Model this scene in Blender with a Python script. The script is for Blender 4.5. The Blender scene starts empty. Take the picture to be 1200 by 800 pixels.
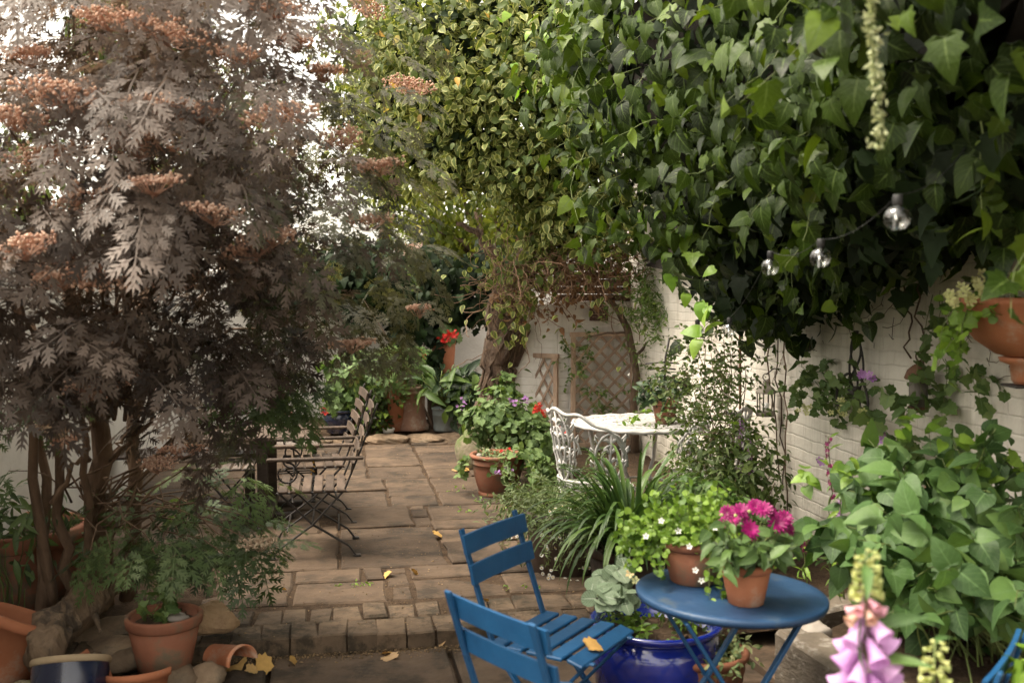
import bpy, math, random
import numpy as np
from mathutils import Vector, Matrix
PI = math.pi
R = math.radians
rng = np.random.default_rng(7)
random.seed(7)
scn = bpy.context.scene
COL = scn.collection
W3 = np.array

# ------------------------------------------------------------------ camera maths
H = 1.70
PITCH = R(2.70)
F = 1167.0
def ray(px, py):
    u = (px - 600) / F; v = (400 - py) / F
    return W3([u, math.cos(PITCH) + v * math.sin(PITCH), -math.sin(PITCH) + v * math.cos(PITCH)])
def P(px, py, Y):
    d = ray(px, py); return W3([0, 0, H]) + d * (Y / d[1])
def G(px, py, z=0.0):
    d = ray(px, py); return W3([0, 0, H]) + d * ((z - H) / d[2])

AX = W3([-0.174, 0.985, 0]); CX = W3([0.985, 0.174, 0])     # the patio's own directions
UP = 0.08                                                   # level of the upper patio
def wallx(Y): return 2.93 - 0.177 * Y                       # face of the long white wall
def nz(v):
    v = np.asarray(v, float); return v / (np.linalg.norm(v, axis=-1, keepdims=True) + 1e-12)

# ------------------------------------------------------------------ mesh builder
class MB:
    def __init__(s): s.V = []; s.L = []; s.S = []; s.T = []; s.sm = []; s.mi = []; s.n = 0
    def add(s, V, faces, tint=None, smooth=True, mi=0):
        V = np.asarray(V, float).reshape(-1, 3)
        loops = np.fromiter((i for f in faces for i in f), dtype=np.int64) + s.n
        sizes = np.fromiter((len(f) for f in faces), dtype=np.int64)
        s.raw(V, loops, sizes, tint, smooth, mi)
    def raw(s, V, loops, sizes, tint=None, smooth=True, mi=0):
        s.V.append(V); s.L.append(loops); s.S.append(sizes)
        if tint is None: tint = rng.random()
        if np.isscalar(tint): tint = np.tile([tint, 0.5, rng.random()], (len(V), 1))
        s.T.append(np.asarray(tint, float)); s.sm.append(np.full(len(sizes), smooth)); s.mi.append(np.full(len(sizes), mi))
        s.n += len(V)
    def build(s, name, mat, parent=None, world=False):
        me = bpy.data.meshes.new(name)
        V = np.concatenate(s.V); L = np.concatenate(s.L); S = np.concatenate(s.S)
        if parent is not None and world:
            V = V - W3(parent.location)
        me.vertices.add(len(V)); me.vertices.foreach_set('co', V.astype(np.float32).ravel())
        me.loops.add(len(L)); me.loops.foreach_set('vertex_index', L.astype(np.int32))
        me.polygons.add(len(S))
        st = np.concatenate([[0], np.cumsum(S)[:-1]])
        me.polygons.foreach_set('loop_start', st.astype(np.int32))
        me.polygons.foreach_set('loop_total', S.astype(np.int32))
        me.polygons.foreach_set('use_smooth', np.concatenate(s.sm))
        me.polygons.foreach_set('material_index', np.concatenate(s.mi).astype(np.int32))
        me.update(calc_edges=True)
        at = me.attributes.new('tint', 'FLOAT_COLOR', 'POINT')
        T = np.concatenate(s.T); T = np.concatenate([T, np.ones((len(T), 1))], 1)
        at.data.foreach_set('color', T.astype(np.float32).ravel())
        for m in (mat if isinstance(mat, (list, tuple)) else [mat]): me.materials.append(m)
        me.validate()
        o = bpy.data.objects.new(name, me); COL.objects.link(o)
        if parent is not None: o.parent = parent
        return o
    # ---- shapes
    def rbox(s, c, size, rot=None, b=0.004, tint=None, mi=0):
        hx, hy, hz = [x / 2 for x in size]; b = min(b, hx * .9, hy * .9, hz * .9)
        V = []
        for z, k in ((-hz, 1), (-hz + b, 0), (hz - b, 0), (hz, 1)):
            ax, ay = (hx - b, hy - b) if k else (hx, hy)
            e = b if not k else 0
            pts = [(-ax + e, -ay), (ax - e, -ay), (ax, -ay + e), (ax, ay - e), (ax - e, ay), (-ax + e, ay), (-ax, ay - e), (-ax, -ay + e)]
            V += [(x, y, z) for x, y in pts]
        F_ = []
        for r in range(3):
            for i in range(8):
                j = (i + 1) % 8
                F_.append((r*8+i, r*8+j, r*8+8+j, r*8+8+i))
        F_ += [tuple(range(7, -1, -1)), tuple(range(24, 32))]
        V = W3(V)
        if rot is not None: V = V @ np.asarray(rot).T
        s.add(V + W3(c), F_, tint, False, mi)
    def bar(s, a, b_, w, t, side=(0, 0, 1), bev=.002, tint=None, mi=0):
        a = W3(a, float) if not isinstance(a, np.ndarray) else a; b_ = W3(b_, float) if not isinstance(b_, np.ndarray) else b_
        d = b_ - a; L = np.linalg.norm(d); x = d / L
        y = np.cross(side, x); y = y / np.linalg.norm(y); z = np.cross(x, y)
        s.rbox((a + b_) / 2, (L, t, w), np.stack([x, y, z], 1), bev, tint, mi)
    def tube(s, pts, rad, n=8, tint=None, cap=True, rough=0, mi=0):
        pts = np.asarray(pts, float); m = len(pts)
        rad = np.full(m, rad) if np.isscalar(rad) else np.interp(np.linspace(0, 1, m), np.linspace(0, 1, len(rad)), rad)
        tan = np.gradient(pts, axis=0); tan = nz(tan)
        up = W3([0, 0, 1.]) if abs(tan[0][2]) < .9 else W3([1., 0, 0])
        x = np.cross(up, tan[0]); x /= np.linalg.norm(x)
        V = []; a = np.arange(n) / n * 2 * PI; pers = rng.random(n)
        for i in range(m):
            x = x - tan[i] * (x @ tan[i]); x /= np.linalg.norm(x) + 1e-9
            y = np.cross(tan[i], x)
            rr = rad[i] * (1 + (pers * .75 + rng.random(n) * .25 - .5) * rough)
            V.append(pts[i] + np.outer(np.cos(a) * rr, x) + np.outer(np.sin(a) * rr, y))
        V = np.concatenate(V); F_ = []
        for i in range(m - 1):
            for k in range(n):
                k2 = (k + 1) % n
                F_.append((i*n+k, i*n+k2, i*n+n+k2, i*n+n+k))
        if cap: F_ += [tuple(range(n - 1, -1, -1)), tuple(range((m-1)*n, m*n))]
        s.add(V, F_, tint, True, mi)
    def lathe(s, prof, c=(0, 0, 0), n=32, rot=None, tint=None, smooth=True, wob=0, mi=0, arc=1.0):
        a = np.arange(n + (arc < 1)) / n * 2 * PI * arc; k = len(a); V = []
        for r, z in prof:
            V.append(np.stack([np.cos(a) * r * (1 + wob * np.sin(3 * a + 1)), np.sin(a) * r, np.full(k, z)], 1))
        V = np.concatenate(V); F_ = []
        for i in range(len(prof) - 1):
            for j in range(k if arc >= 1 else k - 1):
                j2 = (j + 1) % k
                F_.append((i*k+j, i*k+j2, i*k+k+j2, i*k+k+j))
        if rot is not None: V = V @ np.asarray(rot).T
        s.add(V + W3(c), F_, tint, smooth, mi)
    def rock(s, c, size, seed=0, n=16, rot=0, flat=.0, tint=None):
        r_ = np.random.default_rng(seed); V = []; F_ = []
        A = n + 4; B = n
        dirs = nz(r_.normal(size=(14, 3))); lim = .62 + .38 * r_.random(14)
        for i in range(B + 1):
            th = PI * i / B
            for j in range(A):
                ph = 2 * PI * j / A
                d = W3([math.sin(th) * math.cos(ph), math.sin(th) * math.sin(ph), math.cos(th)])
                q = dirs @ d; q = np.where(q > .05, lim / np.maximum(q, .05), 9)
                rr = min(1, q.min()) * (1 + .035 * math.sin(d[0]*9 + seed) * math.sin(d[1]*8 + 2*seed) + .03 * math.sin(d[2]*13 + d[0]*11 + seed)); V.append(d * rr)
        for i in range(B):
            for j in range(A):
                j2 = (j + 1) % A; F_.append((i*A+j, i*A+A+j, i*A+A+j2, i*A+j2))
        V = W3(V) * W3(size); ca, sa = math.cos(rot), math.sin(rot)
        V = V @ W3([[ca, sa, 0], [-sa, ca, 0], [0, 0, 1]])
        s.add(V + W3(c), F_, tint, flat < .5)
    def cloud(s, tm, pos, nrm, tip, size, r1=None, mi=0, r2=None):
        V, Fa, edge = tm; N = len(pos)
        if N == 0: return
        z = nz(nrm); y = tip - z * np.sum(tip * z, 1, keepdims=True); y = nz(y); x = np.cross(y, z)
        size = np.broadcast_to(np.asarray(size, float), (N,))
        B = np.stack([x, y, z], 1)                       # N,3(basis),3
        W = np.einsum('vk,nkc->nvc', V, B) * size[:, None, None] + pos[:, None, :]
        nv = len(V)
        lo = np.concatenate([np.array(f) for f in Fa]); sz = np.array([len(f) for f in Fa])
        loops = (lo[None, :] + (np.arange(N) * nv)[:, None]).ravel() + s.n
        r1 = rng.random(N) if r1 is None else r1
        r2 = rng.random(N) if r2 is None else r2
        T = np.stack([np.repeat(r1, nv), np.tile(edge, N), np.tile(V[:, 1], N)], 1)
        s.raw(W.reshape(-1, 3), loops, np.tile(sz, N), T, True, mi)

def tag(o, label=None, cat=None, group=None, kind=None):
    if label: o['label'] = label
    if cat: o['category'] = cat
    if group: o['group'] = group
    if kind: o['kind'] = kind
    return o
def thing(name, label, cat, loc=(0, 0, 0), rz=0.0, group=None):
    o = bpy.data.objects.new(name, None); COL.objects.link(o)
    o.location = [float(v) for v in loc]; o.rotation_euler = (0, 0, rz); o.empty_display_size = .1
    return tag(o, label, cat, group)
def dup(root, loc, rz, label=None, group=None):
    r = root.copy(); COL.objects.link(r); r.location = [float(v) for v in loc]; r.rotation_euler = (0, 0, rz)
    if label: r['label'] = label
    if group: r['group'] = group
    for ch in list(root.children):
        c = ch.copy(); COL.objects.link(c); c.parent = r
        for g in ch.children:
            d = g.copy(); COL.objects.link(d); d.parent = c
    return r

# ------------------------------------------------------------------ materials
class NT:
    def __init__(s, name):
        s.m = bpy.data.materials.new(name); s.m.use_nodes = True; s.t = s.m.node_tree; s.t.nodes.clear()
        s.out = s.n('ShaderNodeOutputMaterial')
    def n(s, typ, **kw):
        nd = s.t.nodes.new(typ)
        for k, v in kw.items(): setattr(nd, k, v)
        return nd
    def set(s, nd, **kw):
        for k, v in kw.items():
            k = k.replace('_', ' ')
            if hasattr(v, 'is_linked') or isinstance(v, bpy.types.NodeSocket): s.t.links.new(v, nd.inputs[k])
            else: nd.inputs[k].default_value = v
        return nd
    def l(s, a, b): s.t.links.new(a, b)
    def noise(s, vec, scale, detail=5, rough=.6):
        nd = s.n('ShaderNodeTexNoise'); nd.inputs['Scale'].default_value = scale; nd.inputs['Detail'].default_value = detail
        nd.inputs['Roughness'].default_value = rough
        if vec is not None: s.l(vec, nd.inputs['Vector'])
        return nd.outputs['Fac']
    def ramp(s, fac, stops):
        nd = s.n('ShaderNodeValToRGB'); e = nd.color_ramp.elements
        while len(e) < len(stops): e.new(.5)
        for q, (p, c) in zip(e, stops):
            q.position = p; q.color = (*c, 1) if len(c) == 3 else c
        s.l(fac, nd.inputs[0]); return nd.outputs[0]
    def mix(s, fac, a, b, blend='MIX'):
        nd = s.n('ShaderNodeMix', data_type='RGBA', blend_type=blend)
        for i, v in ((0, fac), (6, a), (7, b)):
            if isinstance(v, bpy.types.NodeSocket): s.l(v, nd.inputs[i])
            else: nd.inputs[i].default_value = v if i == 0 else ((*v, 1) if len(v) == 3 else v)
        return nd.outputs[2]
    def math(s, op, a, b=0.0, c=None):
        nd = s.n('ShaderNodeMath', operation=op)
        for i, v in enumerate((a, b) if c is None else (a, b, c)):
            if isinstance(v, bpy.types.NodeSocket): s.l(v, nd.inputs[i])
            else: nd.inputs[i].default_value = v
        return nd.outputs[0]
    def tint(s):
        a = s.n('ShaderNodeAttribute', attribute_name='tint'); sp = s.n('ShaderNodeSeparateColor')
        s.l(a.outputs['Color'], sp.inputs[0]); return sp.outputs
    def bump(s, h, st, dist=.01):
        b = s.n('ShaderNodeBump'); b.inputs['Strength'].default_value = st; b.inputs['Distance'].default_value = dist
        s.l(h, b.inputs['Height']); return b.outputs[0]

def g3(c, k): return tuple(min(1, x * k) for x in c)
def surf(name, c1, c2, scale=8, rough=.8, bump=.3, bscale=60, metal=0, tvar=.35, c3=None, c3at=.62, c3scale=3, spec=.4, dist=.004, coat=0, stretch=None):
    t = NT(name); co = t.n('ShaderNodeTexCoord').outputs['Object']
    if stretch:
        mp = t.n('ShaderNodeMapping'); mp.inputs['Scale'].default_value = stretch; t.l(co, mp.inputs[0]); co = mp.outputs[0]
    f = t.noise(co, scale); col = t.ramp(f, [(.32, c1), (.68, c2)])
    if c3:
        f3 = t.noise(co, c3scale, 8, .7); m3 = t.ramp(f3, [(c3at - .06, (0, 0, 0)), (c3at + .06, (1, 1, 1))])
        col = t.mix(m3, col, c3)
    tv = t.tint()
    k = t.math('MULTIPLY_ADD', tv[0], tvar * 2, 1 - tvar)
    kk = t.n('ShaderNodeCombineColor'); [t.l(k, kk.inputs[i]) for i in range(3)]
    col = t.mix(1.0, col, kk.outputs[0], 'MULTIPLY')
    b = t.n('ShaderNodeBsdfPrincipled'); t.l(col, b.inputs['Base Color'])
    rr = t.noise(co, scale * 2.3); b.inputs['Metallic'].default_value = metal
    t.l(t.math('MULTIPLY_ADD', rr, .3, rough - .15), b.inputs['Roughness'])
    b.inputs['Specular IOR Level'].default_value = spec; b.inputs['Coat Weight'].default_value = coat
    b.inputs['Coat Roughness'].default_value = .12
    if bump: t.l(t.bump(t.noise(co, bscale, 6), bump, dist), b.inputs['Normal'])
    t.l(b.outputs[0], t.out.inputs[0]); return t.m
def leafm(name, cols, rough=.45, trans=.25, edge=None, edge_at=.62, vein=None, spec=.4, tcol=None):
    """cols: colours the leaves of this plant come in (picked per leaf)"""
    t = NT(name); tv = t.tint()
    n = len(cols); col = t.ramp(tv[0], [((i + .0) / max(1, n - 1), c) for i, c in enumerate(cols)])
    co = t.n('ShaderNodeTexCoord').outputs['Object']
    nf = t.noise(co, 45, 3); nn = t.math('MULTIPLY_ADD', nf, .5, .75)
    kk = t.n('ShaderNodeCombineColor'); [t.l(nn, kk.inputs[i]) for i in range(3)]
    col = t.mix(1.0, col, kk.outputs[0], 'MULTIPLY')
    hv = None
    if vein:                                                 # midrib and side veins follow the blade
        sv = t.math('FRACT', t.math('MULTIPLY_ADD', tv[1], -2.2, t.math('MULTIPLY', tv[2], 6.5)))
        vv = t.math('MAXIMUM', t.math('LESS_THAN', tv[1], .06), t.math('MULTIPLY', t.math('LESS_THAN', sv, .13), .45))
        col = t.mix(vv, col, vein); hv = vv
    if edge:
        e = t.math('ADD', tv[1], t.math('MULTIPLY_ADD', t.noise(co, 70, 3), 1.0, -.5)); sel = t.ramp(e, [(edge_at - .12, (0, 0, 0)), (edge_at + .12, (1, 1, 1))])
        col = t.mix(t.math('MULTIPLY', sel, t.math('GREATER_THAN', tv[0], .28)), col, edge)
    b = t.n('ShaderNodeBsdfPrincipled'); t.l(col, b.inputs['Base Color']); b.inputs['Roughness'].default_value = rough
    b.inputs['Specular IOR Level'].default_value = spec
    hgt = t.noise(co, 60, 3); hgt = t.math('MULTIPLY_ADD', hv, -.5, hgt) if hv else hgt
    t.l(t.bump(hgt, .45, .006), b.inputs['Normal'])
    if trans > 0:
        tr = t.n('ShaderNodeBsdfTranslucent'); tc = t.mix(1.0, col, tcol or (1.5, 1.5, .7), 'MULTIPLY'); t.l(tc, tr.inputs[0])
        mx = t.n('ShaderNodeMixShader'); mx.inputs[0].default_value = trans; t.l(b.outputs[0], mx.inputs[1]); t.l(tr.outputs[0], mx.inputs[2])
        t.l(mx.outputs[0], t.out.inputs[0])
    else: t.l(b.outputs[0], t.out.inputs[0])
    return t.m
def brickm(name, paint, mortar, brick, peel=.66, bw=.225, rh=.075, dirt=(.25, .2, .14)):
    """painted brick: x along the wall, z up in the wall's own frame"""
    t = NT(name); co = t.n('ShaderNodeTexCoord').outputs['Object']
    sp = t.n('ShaderNodeSeparateXYZ'); t.l(co, sp.inputs[0]); cb = t.n('ShaderNodeCombineXYZ')
    wob = t.noise(co, 3.0, 3)
    t.l(t.math('ADD', sp.outputs[0], sp.outputs[1]), cb.inputs[0]); t.l(t.math('MULTIPLY_ADD', wob, .05, sp.outputs[2]), cb.inputs[1])
    br = t.n('ShaderNodeTexBrick'); t.l(cb.outputs[0], br.inputs['Vector'])
    for k, v in (('Scale', 1), ('Mortar Size', .009), ('Mortar Smooth', 1), ('Brick Width', bw), ('Row Height', rh), ('Bias', 0)): br.inputs[k].default_value = v
    br.inputs['Color1'].default_value = (0, 0, 0, 1); br.inputs['Color2'].default_value = (1, 1, 1, 1); br.inputs['Mortar'].default_value = (.5, .5, .5, 1)
    base = t.mix(br.outputs['Color'], g3(paint, .93), paint)
    base = t.mix(t.math('MULTIPLY', br.outputs['Fac'], .12), base, mortar)
    big = t.noise(co, 1.3, 8, .65); base = t.mix(t.ramp(big, [(.45, (0, 0, 0)), (.75, (.6, .6, .6))]), base, dirt)
    mp = t.n('ShaderNodeMapping'); mp.inputs['Scale'].default_value = (5, 5, .45); t.l(co, mp.inputs[0])
    sk_ = t.noise(mp.outputs[0], 1.6, 6, .7); base = t.mix(t.ramp(sk_, [(.50, (0, 0, 0)), (.72, (.5, .5, .5))]), base, (.30, .27, .19))
    al = t.noise(co, 2.7, 8, .7); lowz = t.math('MULTIPLY_ADD', sp.outputs[2], -.35, .48); base = t.mix(t.ramp(t.math('ADD', al, lowz), [(.82, (0, 0, 0)), (1.15, (.6, .6, .6))]), base, (.17, .16, .09))
    fine = t.noise(co, 14, 8, .75)
    pl = t.ramp(fine, [(peel, (0, 0, 0)), (peel + .03, (1, 1, 1))]); base = t.mix(pl, base, brick)
    st = t.noise(co, 38, 6, .8); base = t.mix(t.ramp(st, [(.68, (0, 0, 0)), (.74, (.8, .8, .8))]), base, (.1, .08, .06))
    b = t.n('ShaderNodeBsdfPrincipled'); t.l(base, b.inputs['Base Color']); b.inputs['Roughness'].default_value = .75
    h = t.math('MULTIPLY_ADD', br.outputs['Fac'], -1.0, t.math('MULTIPLY', t.noise(co, 30, 6), .9))
    t.l(t.bump(h, .55, .008), b.inputs['Normal']); t.l(b.outputs[0], t.out.inputs[0]); return t.m

# ------------------------------------------------------------------ leaf shapes (unit length along +Y, face +Z)
def half_leaf(out, fold=.25, droop=.25, curl=0.0):
    """out: (x, y) from base to tip down one side"""
    V = []; E = []; n = len(out)
    def zz(x, y): return fold * abs(x) - droop * y * y - curl * x * x
    for x, y in out: V.append((0, min(max(y, 0), 1), zz(0, y))); E.append(0)
    for sg in (1, -1):
        for x, y in out: V.append((sg * x, y, zz(x, y))); E.append(1)
    Fa = []
    for i in range(n - 1):
        Fa.append((i, n + i, n + i + 1, i + 1)); Fa.append((i, i + 1, 2*n + i + 1, 2*n + i))
    return W3(V), Fa, W3(E, float)
IVY = half_leaf([(.02, .02), (.22, -.09), (.44, .06), (.36, .22), (.53, .42), (.33, .50), (.23, .72), (.02, 1.0)], .28, .5, .3)
IVY2 = half_leaf([(.02, .02), (.26, -.06), (.42, .1), (.44, .32), (.36, .54), (.2, .78), (.02, .97)], .10, .75, .5)
IVY3 = half_leaf([(.02, .02), (.18, .0), (.34, .16), (.36, .36), (.28, .6), (.13, .82), (.02, 1.0)], .45, .15)
OVAL = half_leaf([(.01, 0), (.2, .16), (.27, .38), (.22, .64), (.1, .86), (.01, 1)], .35, .3)
CORD = half_leaf([(.01, .04), (.22, -.04), (.38, .12), (.43, .34), (.33, .6), (.16, .82), (.01, 1)], .22, .35)
ROUND = half_leaf([(.02, .04), (.3, -.05), (.5, .18), (.54, .45), (.42, .75), (.2, .94), (.02, .97)], .15, .15)
LANCE = half_leaf([(.005, 0), (.09, .2), (.13, .42), (.09, .72), (.005, 1)], .4, .3)
LOBED = half_leaf([(.02, .02), (.34, -.1), (.5, .08), (.42, .22), (.58, .36), (.44, .5), (.42, .74), (.24, .76), (.02, 1)], .18, .2)
def lacy(droop=.3):
    V = []; Fa = []; E = []
    def strip(o, ang, L, w, base_y):
        d = W3([math.sin(ang), math.cos(ang)]); q = W3([d[1], -d[0]]); k = len(V)
        w *= 1.08
        for a, b in ((0, 0), (.45, w), (1, 0), (.45, -w)):
            p = o + d * L * a + q * b
            V.append((p[0], p[1], -droop * (p[1] ** 2) - .35 * p[0] ** 2)); E.append(.5)
        Fa.append((k, k + 1, k + 2, k + 3)); return d
    def leaflet(o, ang, L):
        o = W3(o, float); d = strip(o, ang, L, .028, 0)
        for f, l in ((.2, .36), (.42, .42), (.64, .32)):
            for sg in (1, -1): strip(o + d * L * f, ang + sg * R(38), L * l, .02, 0)
    for y, l in ((.22, .36), (.45, .42), (.68, .38)):
        for sg in (1, -1): leaflet((0, y), sg * R(58), l)
    leaflet((0, .7), 0, .42)
    strip(W3([0., -.1]), 0, 1.0, .012, 0)
    return W3(V, float), Fa, W3(E, float)
LACY = lacy()
def fern_t():
    V = []; Fa = []; E = []
    for i in range(12):
        y = .1 + i * .075; l = .3 * math.sin(PI * min(1, .25 + i / 13)) + .02
        for sg in (1, -1):
            k = len(V)
            for a, b in ((0, -.02), (1, .06), (.95, .1), (0, .035)):
                V.append((sg * l * a, y + b, -.3 * y * y - .2 * (l * a) ** 2)); E.append(.5)
            Fa.append((k, k+1, k+2, k+3))
    return W3(V, float), Fa, W3(E, float)
FERN = fern_t()
def petals(n, w=.35, cup=.3, inner=.1):
    V = []; Fa = []; E = []
    for i in range(n):
        a = 2 * PI * i / n; d = W3([math.cos(a), math.sin(a), 0]); q = W3([-d[1], d[0], 0]); k = len(V)
        for r, b in ((inner, 0), (.55, w), (.95, w * .6), (1, 0), (.95, -w * .6), (.55, -w)):
            V.append(d * r + q * b + W3([0, 0, cup * r * r])); E.append(r)
        Fa.append(tuple(range(k, k + 6)))
    return W3(V), Fa, W3(E, float)
DOT = (W3([[1, 0, 0], [-1, 0, 0], [0, 1, 0], [0, -1, 0], [0, 0, 1], [0, 0, -1]]) * .5,
       [(0, 2, 4), (2, 1, 4), (1, 3, 4), (3, 0, 4), (2, 0, 5), (1, 2, 5), (3, 1, 5), (0, 3, 5)], np.full(6, .5))
FIVE = petals(5, .34, .25); DAISY = petals(12, .14, .1, .2)

# ------------------------------------------------------------------ scatter helpers
def rdir(n): return nz(rng.normal(size=(n, 3)))
def blob_pts(blobs, n, per=9, sig=.16, shell=.3, flat=1.0, dirz=None):
    """leaves in clumps near the skin of a union of ellipsoids: position, outward direction"""
    w = W3([b[1][0] * b[1][2] * (b[2] if len(b) > 2 else 1) for b in blobs]); w = w / w.sum()
    ps = []; ns = []
    for b, k in zip(blobs, rng.multinomial(max(1, n // per), w)):
        c = W3(b[0]); r = W3(b[1], float)
        d = rdir(k)
        if dirz is not None: d[:, 2] = np.where(d[:, 2] < dirz, -d[:, 2], d[:, 2])
        cen = c + d * r * (1 - shell * np.abs(rng.normal(size=(k, 1))))
        off = rng.normal(size=(k, per, 3)) * sig * r.mean() * W3([1, 1, flat])
        p = cen[:, None] + off
        dd = nz((p - c) / r)
        ps.append(p.reshape(-1, 3)); ns.append(dd.reshape(-1, 3))
    return np.concatenate(ps), np.concatenate(ns)
def orient(out, up=.5, jit=.5, droop=.5):
    n = len(out); nrm = nz(out + W3([0, 0, up]) + rng.normal(size=(n, 3)) * jit)
    tip = nz(out * .6 + W3([0, 0, -droop]) + rng.normal(size=(n, 3)) * .6)
    return nrm, tip
def arc(a, b, sag=0.0, n=8, wob=0.0):
    a = W3(a, float); b = W3(b, float); t = np.linspace(0, 1, n)[:, None]
    p = a + (b - a) * t; p[:, 2] -= sag * 4 * (t * (1 - t))[:, 0]
    if wob: p[1:-1] += rng.normal(size=(n - 2, 3)) * wob
    return p
def stems_to(mb, base, targets, r0=.006, r1=.002, bow=.1, spread=.04, n=7, nside=5):
    base = W3(base, float)
    for tg in targets:
        b = base + W3([rng.normal() * spread, rng.normal() * spread, 0]); t = np.linspace(0, 1, n)[:, None]
        d = tg - b; p = b + d * t
        p[:, :2] -= d[:2] * (bow * 2) * (t * (1 - t)) ; p[:, 2] += abs(d[2]) * bow * (t * (1 - t))[:, 0]
        p[1:-1] += rng.normal(size=(n - 2, 3)) * .012
        mb.tube(p, [r0, r1], nside)
def bush(name, label, cat, base, blobs, tm, size, n, mat, smat, up=.5, jit=.5, droop=.5, per=8, sig=.2, shell=.3, nst=14, r0=.006,
         spread=.04, flat=1.0, dirz=None, group=None, svar=.3, fname='foliage', bow=.1, sname='stem'):
    root = thing(name, label, cat, base, 0, group)
    pos, out = blob_pts(blobs, n, per, sig, shell, flat, dirz)
    nrm, tip = orient(out, up, jit, droop)
    tms = tm if isinstance(tm, list) else [tm]
    mb = MB(); sel = rng.integers(0, len(tms), len(pos))
    sz = size * (1 + rng.normal(size=len(pos)) * svar).clip(.4, 1.7)
    for k, q in enumerate(tms):
        m = sel == k; mb.cloud(q, pos[m], nrm[m], tip[m], sz[m])
    mb.build(fname, mat, root, True)
    if nst:
        sb = MB(); stems_to(sb, base, pos[rng.integers(0, len(pos), nst)], r0, r0 * .35, bow, spread); sb.build(sname, smat, root, True)
    root['_n'] = len(pos); del root['_n']
    return root, pos, out
# ------------------------------------------------------------------ materials
M = {}
M['slab'] = surf('sandstone_slab', (.062, .041, .026), (.112, .076, .049), 5, .85, .7, 26, tvar=.28, c3=(.040, .028, .018), c3at=.55, c3scale=4, spec=.35, dist=.008)
M['soil'] = surf('soil', (.042, .028, .018), (.095, .063, .04), 14, .95, 1.0, 60, tvar=.1, spec=.15, dist=.02)
M['litter'] = surf('litter', (.12, .08, .045), (.26, .18, .10), 9, .85, 0, tvar=.6, spec=.2)
M['white_wall'] = brickm('white_painted_brick', (.80, .75, .66), (.52, .47, .40), (.26, .17, .11), .69)
M['white_wall_b'] = brickm('white_painted_brick_back', (.80, .77, .72), (.55, .52, .48), (.28, .18, .13), .71)
M['render_wall'] = surf('whitewashed_render', (.64, .61, .56), (.78, .75, .70), 3, .85, .5, 20, tvar=.03, c3=(.42, .38, .31), c3at=.66, c3scale=2.2, spec=.2, dist=.01)
M['bare_brick'] = surf('bare_brick', (.10, .06, .045), (.2, .12, .085), 7, .9, .7, 30, tvar=.3, c3=(.3, .26, .22), c3at=.66, c3scale=8, dist=.01)
M['terra'] = surf('terracotta', (.32, .115, .055), (.43, .17, .085), 5, .78, .35, 50, tvar=.2, c3=(.42, .27, .19), c3at=.60, c3scale=6, spec=.3)
M['terra_dark'] = surf('weathered_terracotta', (.18, .07, .04), (.28, .115, .066), 5, .8, .5, 40, tvar=.22, c3=(.13, .10, .065), c3at=.55, c3scale=5, spec=.3)
M['terra_old'] = surf('lichened_terracotta', (.24, .13, .09), (.33, .19, .13), 6, .85, .5, 40, tvar=.2, c3=(.38, .31, .24), c3at=.58, c3scale=7, spec=.2)
M['blue'] = surf('blue_paint', (.004, .048, .130), (.007, .070, .175), 6, .5, .25, 90, tvar=.14, c3=(.075, .085, .09), c3at=.72, c3scale=24, spec=.5)
M['table_blue'] = surf('worn_blue_paint', (.011, .040, .098), (.018, .058, .130), 7, .5, .2, 60, tvar=.05, c3=(.055, .08, .11), c3at=.62, c3scale=7, spec=.5)
M['white'] = surf('white_painted_iron', (.38, .37, .355), (.46, .45, .435), 9, .5, .3, 60, tvar=.04, c3=(.40, .30, .20), c3at=.74, c3scale=12, spec=.4)
M['dark_wood'] = surf('dark_slats', (.042, .03, .024), (.09, .066, .052), 7, .6, .4, 40, tvar=.3, spec=.4, stretch=(1, 1, 4))
M['grey_wood'] = surf('greyed_slats', (.10, .08, .066), (.19, .155, .13), 9, .7, .4, 50, tvar=.25, spec=.3, stretch=(1, 3, 3))
M['iron'] = surf('dark_iron', (.016, .013, .012), (.035, .028, .024), 12, .55, .3, 80, tvar=.2, c3=(.09, .04, .02), c3at=.7, spec=.5)
M['rust'] = surf('rusty_rod', (.10, .05, .03), (.19, .10, .06), 20, .8, .4, 80, spec=.3)
M['trellis'] = surf('trellis_wood', (.31, .21, .15), (.45, .33, .245), 8, .8, .4, 50, tvar=.25, spec=.25, stretch=(3, 3, 1))
M['sleeper'] = surf('old_sleeper', (.10, .082, .062), (.19, .155, .118), 5, .9, .8, 30, tvar=.1, c3=(.30, .27, .23), c3at=.60, c3scale=12, dist=.01, stretch=(1, 1, 2.5))
M['bark'] = surf('bark', (.060, .038, .026), (.19, .125, .085), 16, .9, 1.0, 34, tvar=.15, c3=(.25, .20, .15), c3at=.58, c3scale=9, dist=.05, stretch=(1, 1, .4))
M['elder_bark'] = surf('elder_bark', (.10, .06, .036), (.21, .135, .085), 9, .85, .9, 36, tvar=.2, dist=.02, stretch=(1, 1, .4))
M['twig'] = surf('twig', (.07, .045, .03), (.15, .10, .065), 12, .85, .4, 60)
M['green_stem'] = surf('green_stem', (.07, .10, .025), (.14, .17, .05), 8, .6, .1, 60)
M['red_stem'] = surf('dead_stem', (.13, .075, .045), (.26, .16, .10), 9, .85, .3, 60)
M['driftwood'] = surf('driftwood', (.13, .085, .052), (.30, .21, .135), 8, .9, 1.0, 26, dist=.03, c3=(.09, .065, .045), c3at=.56, c3scale=6, stretch=(1, 1, .35))
M['rock'] = surf('rock', (.16, .11, .07), (.30, .215, .14), 7, .9, .8, 22, tvar=.25, c3=(.15, .12, .085), c3at=.6, dist=.02)
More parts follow.
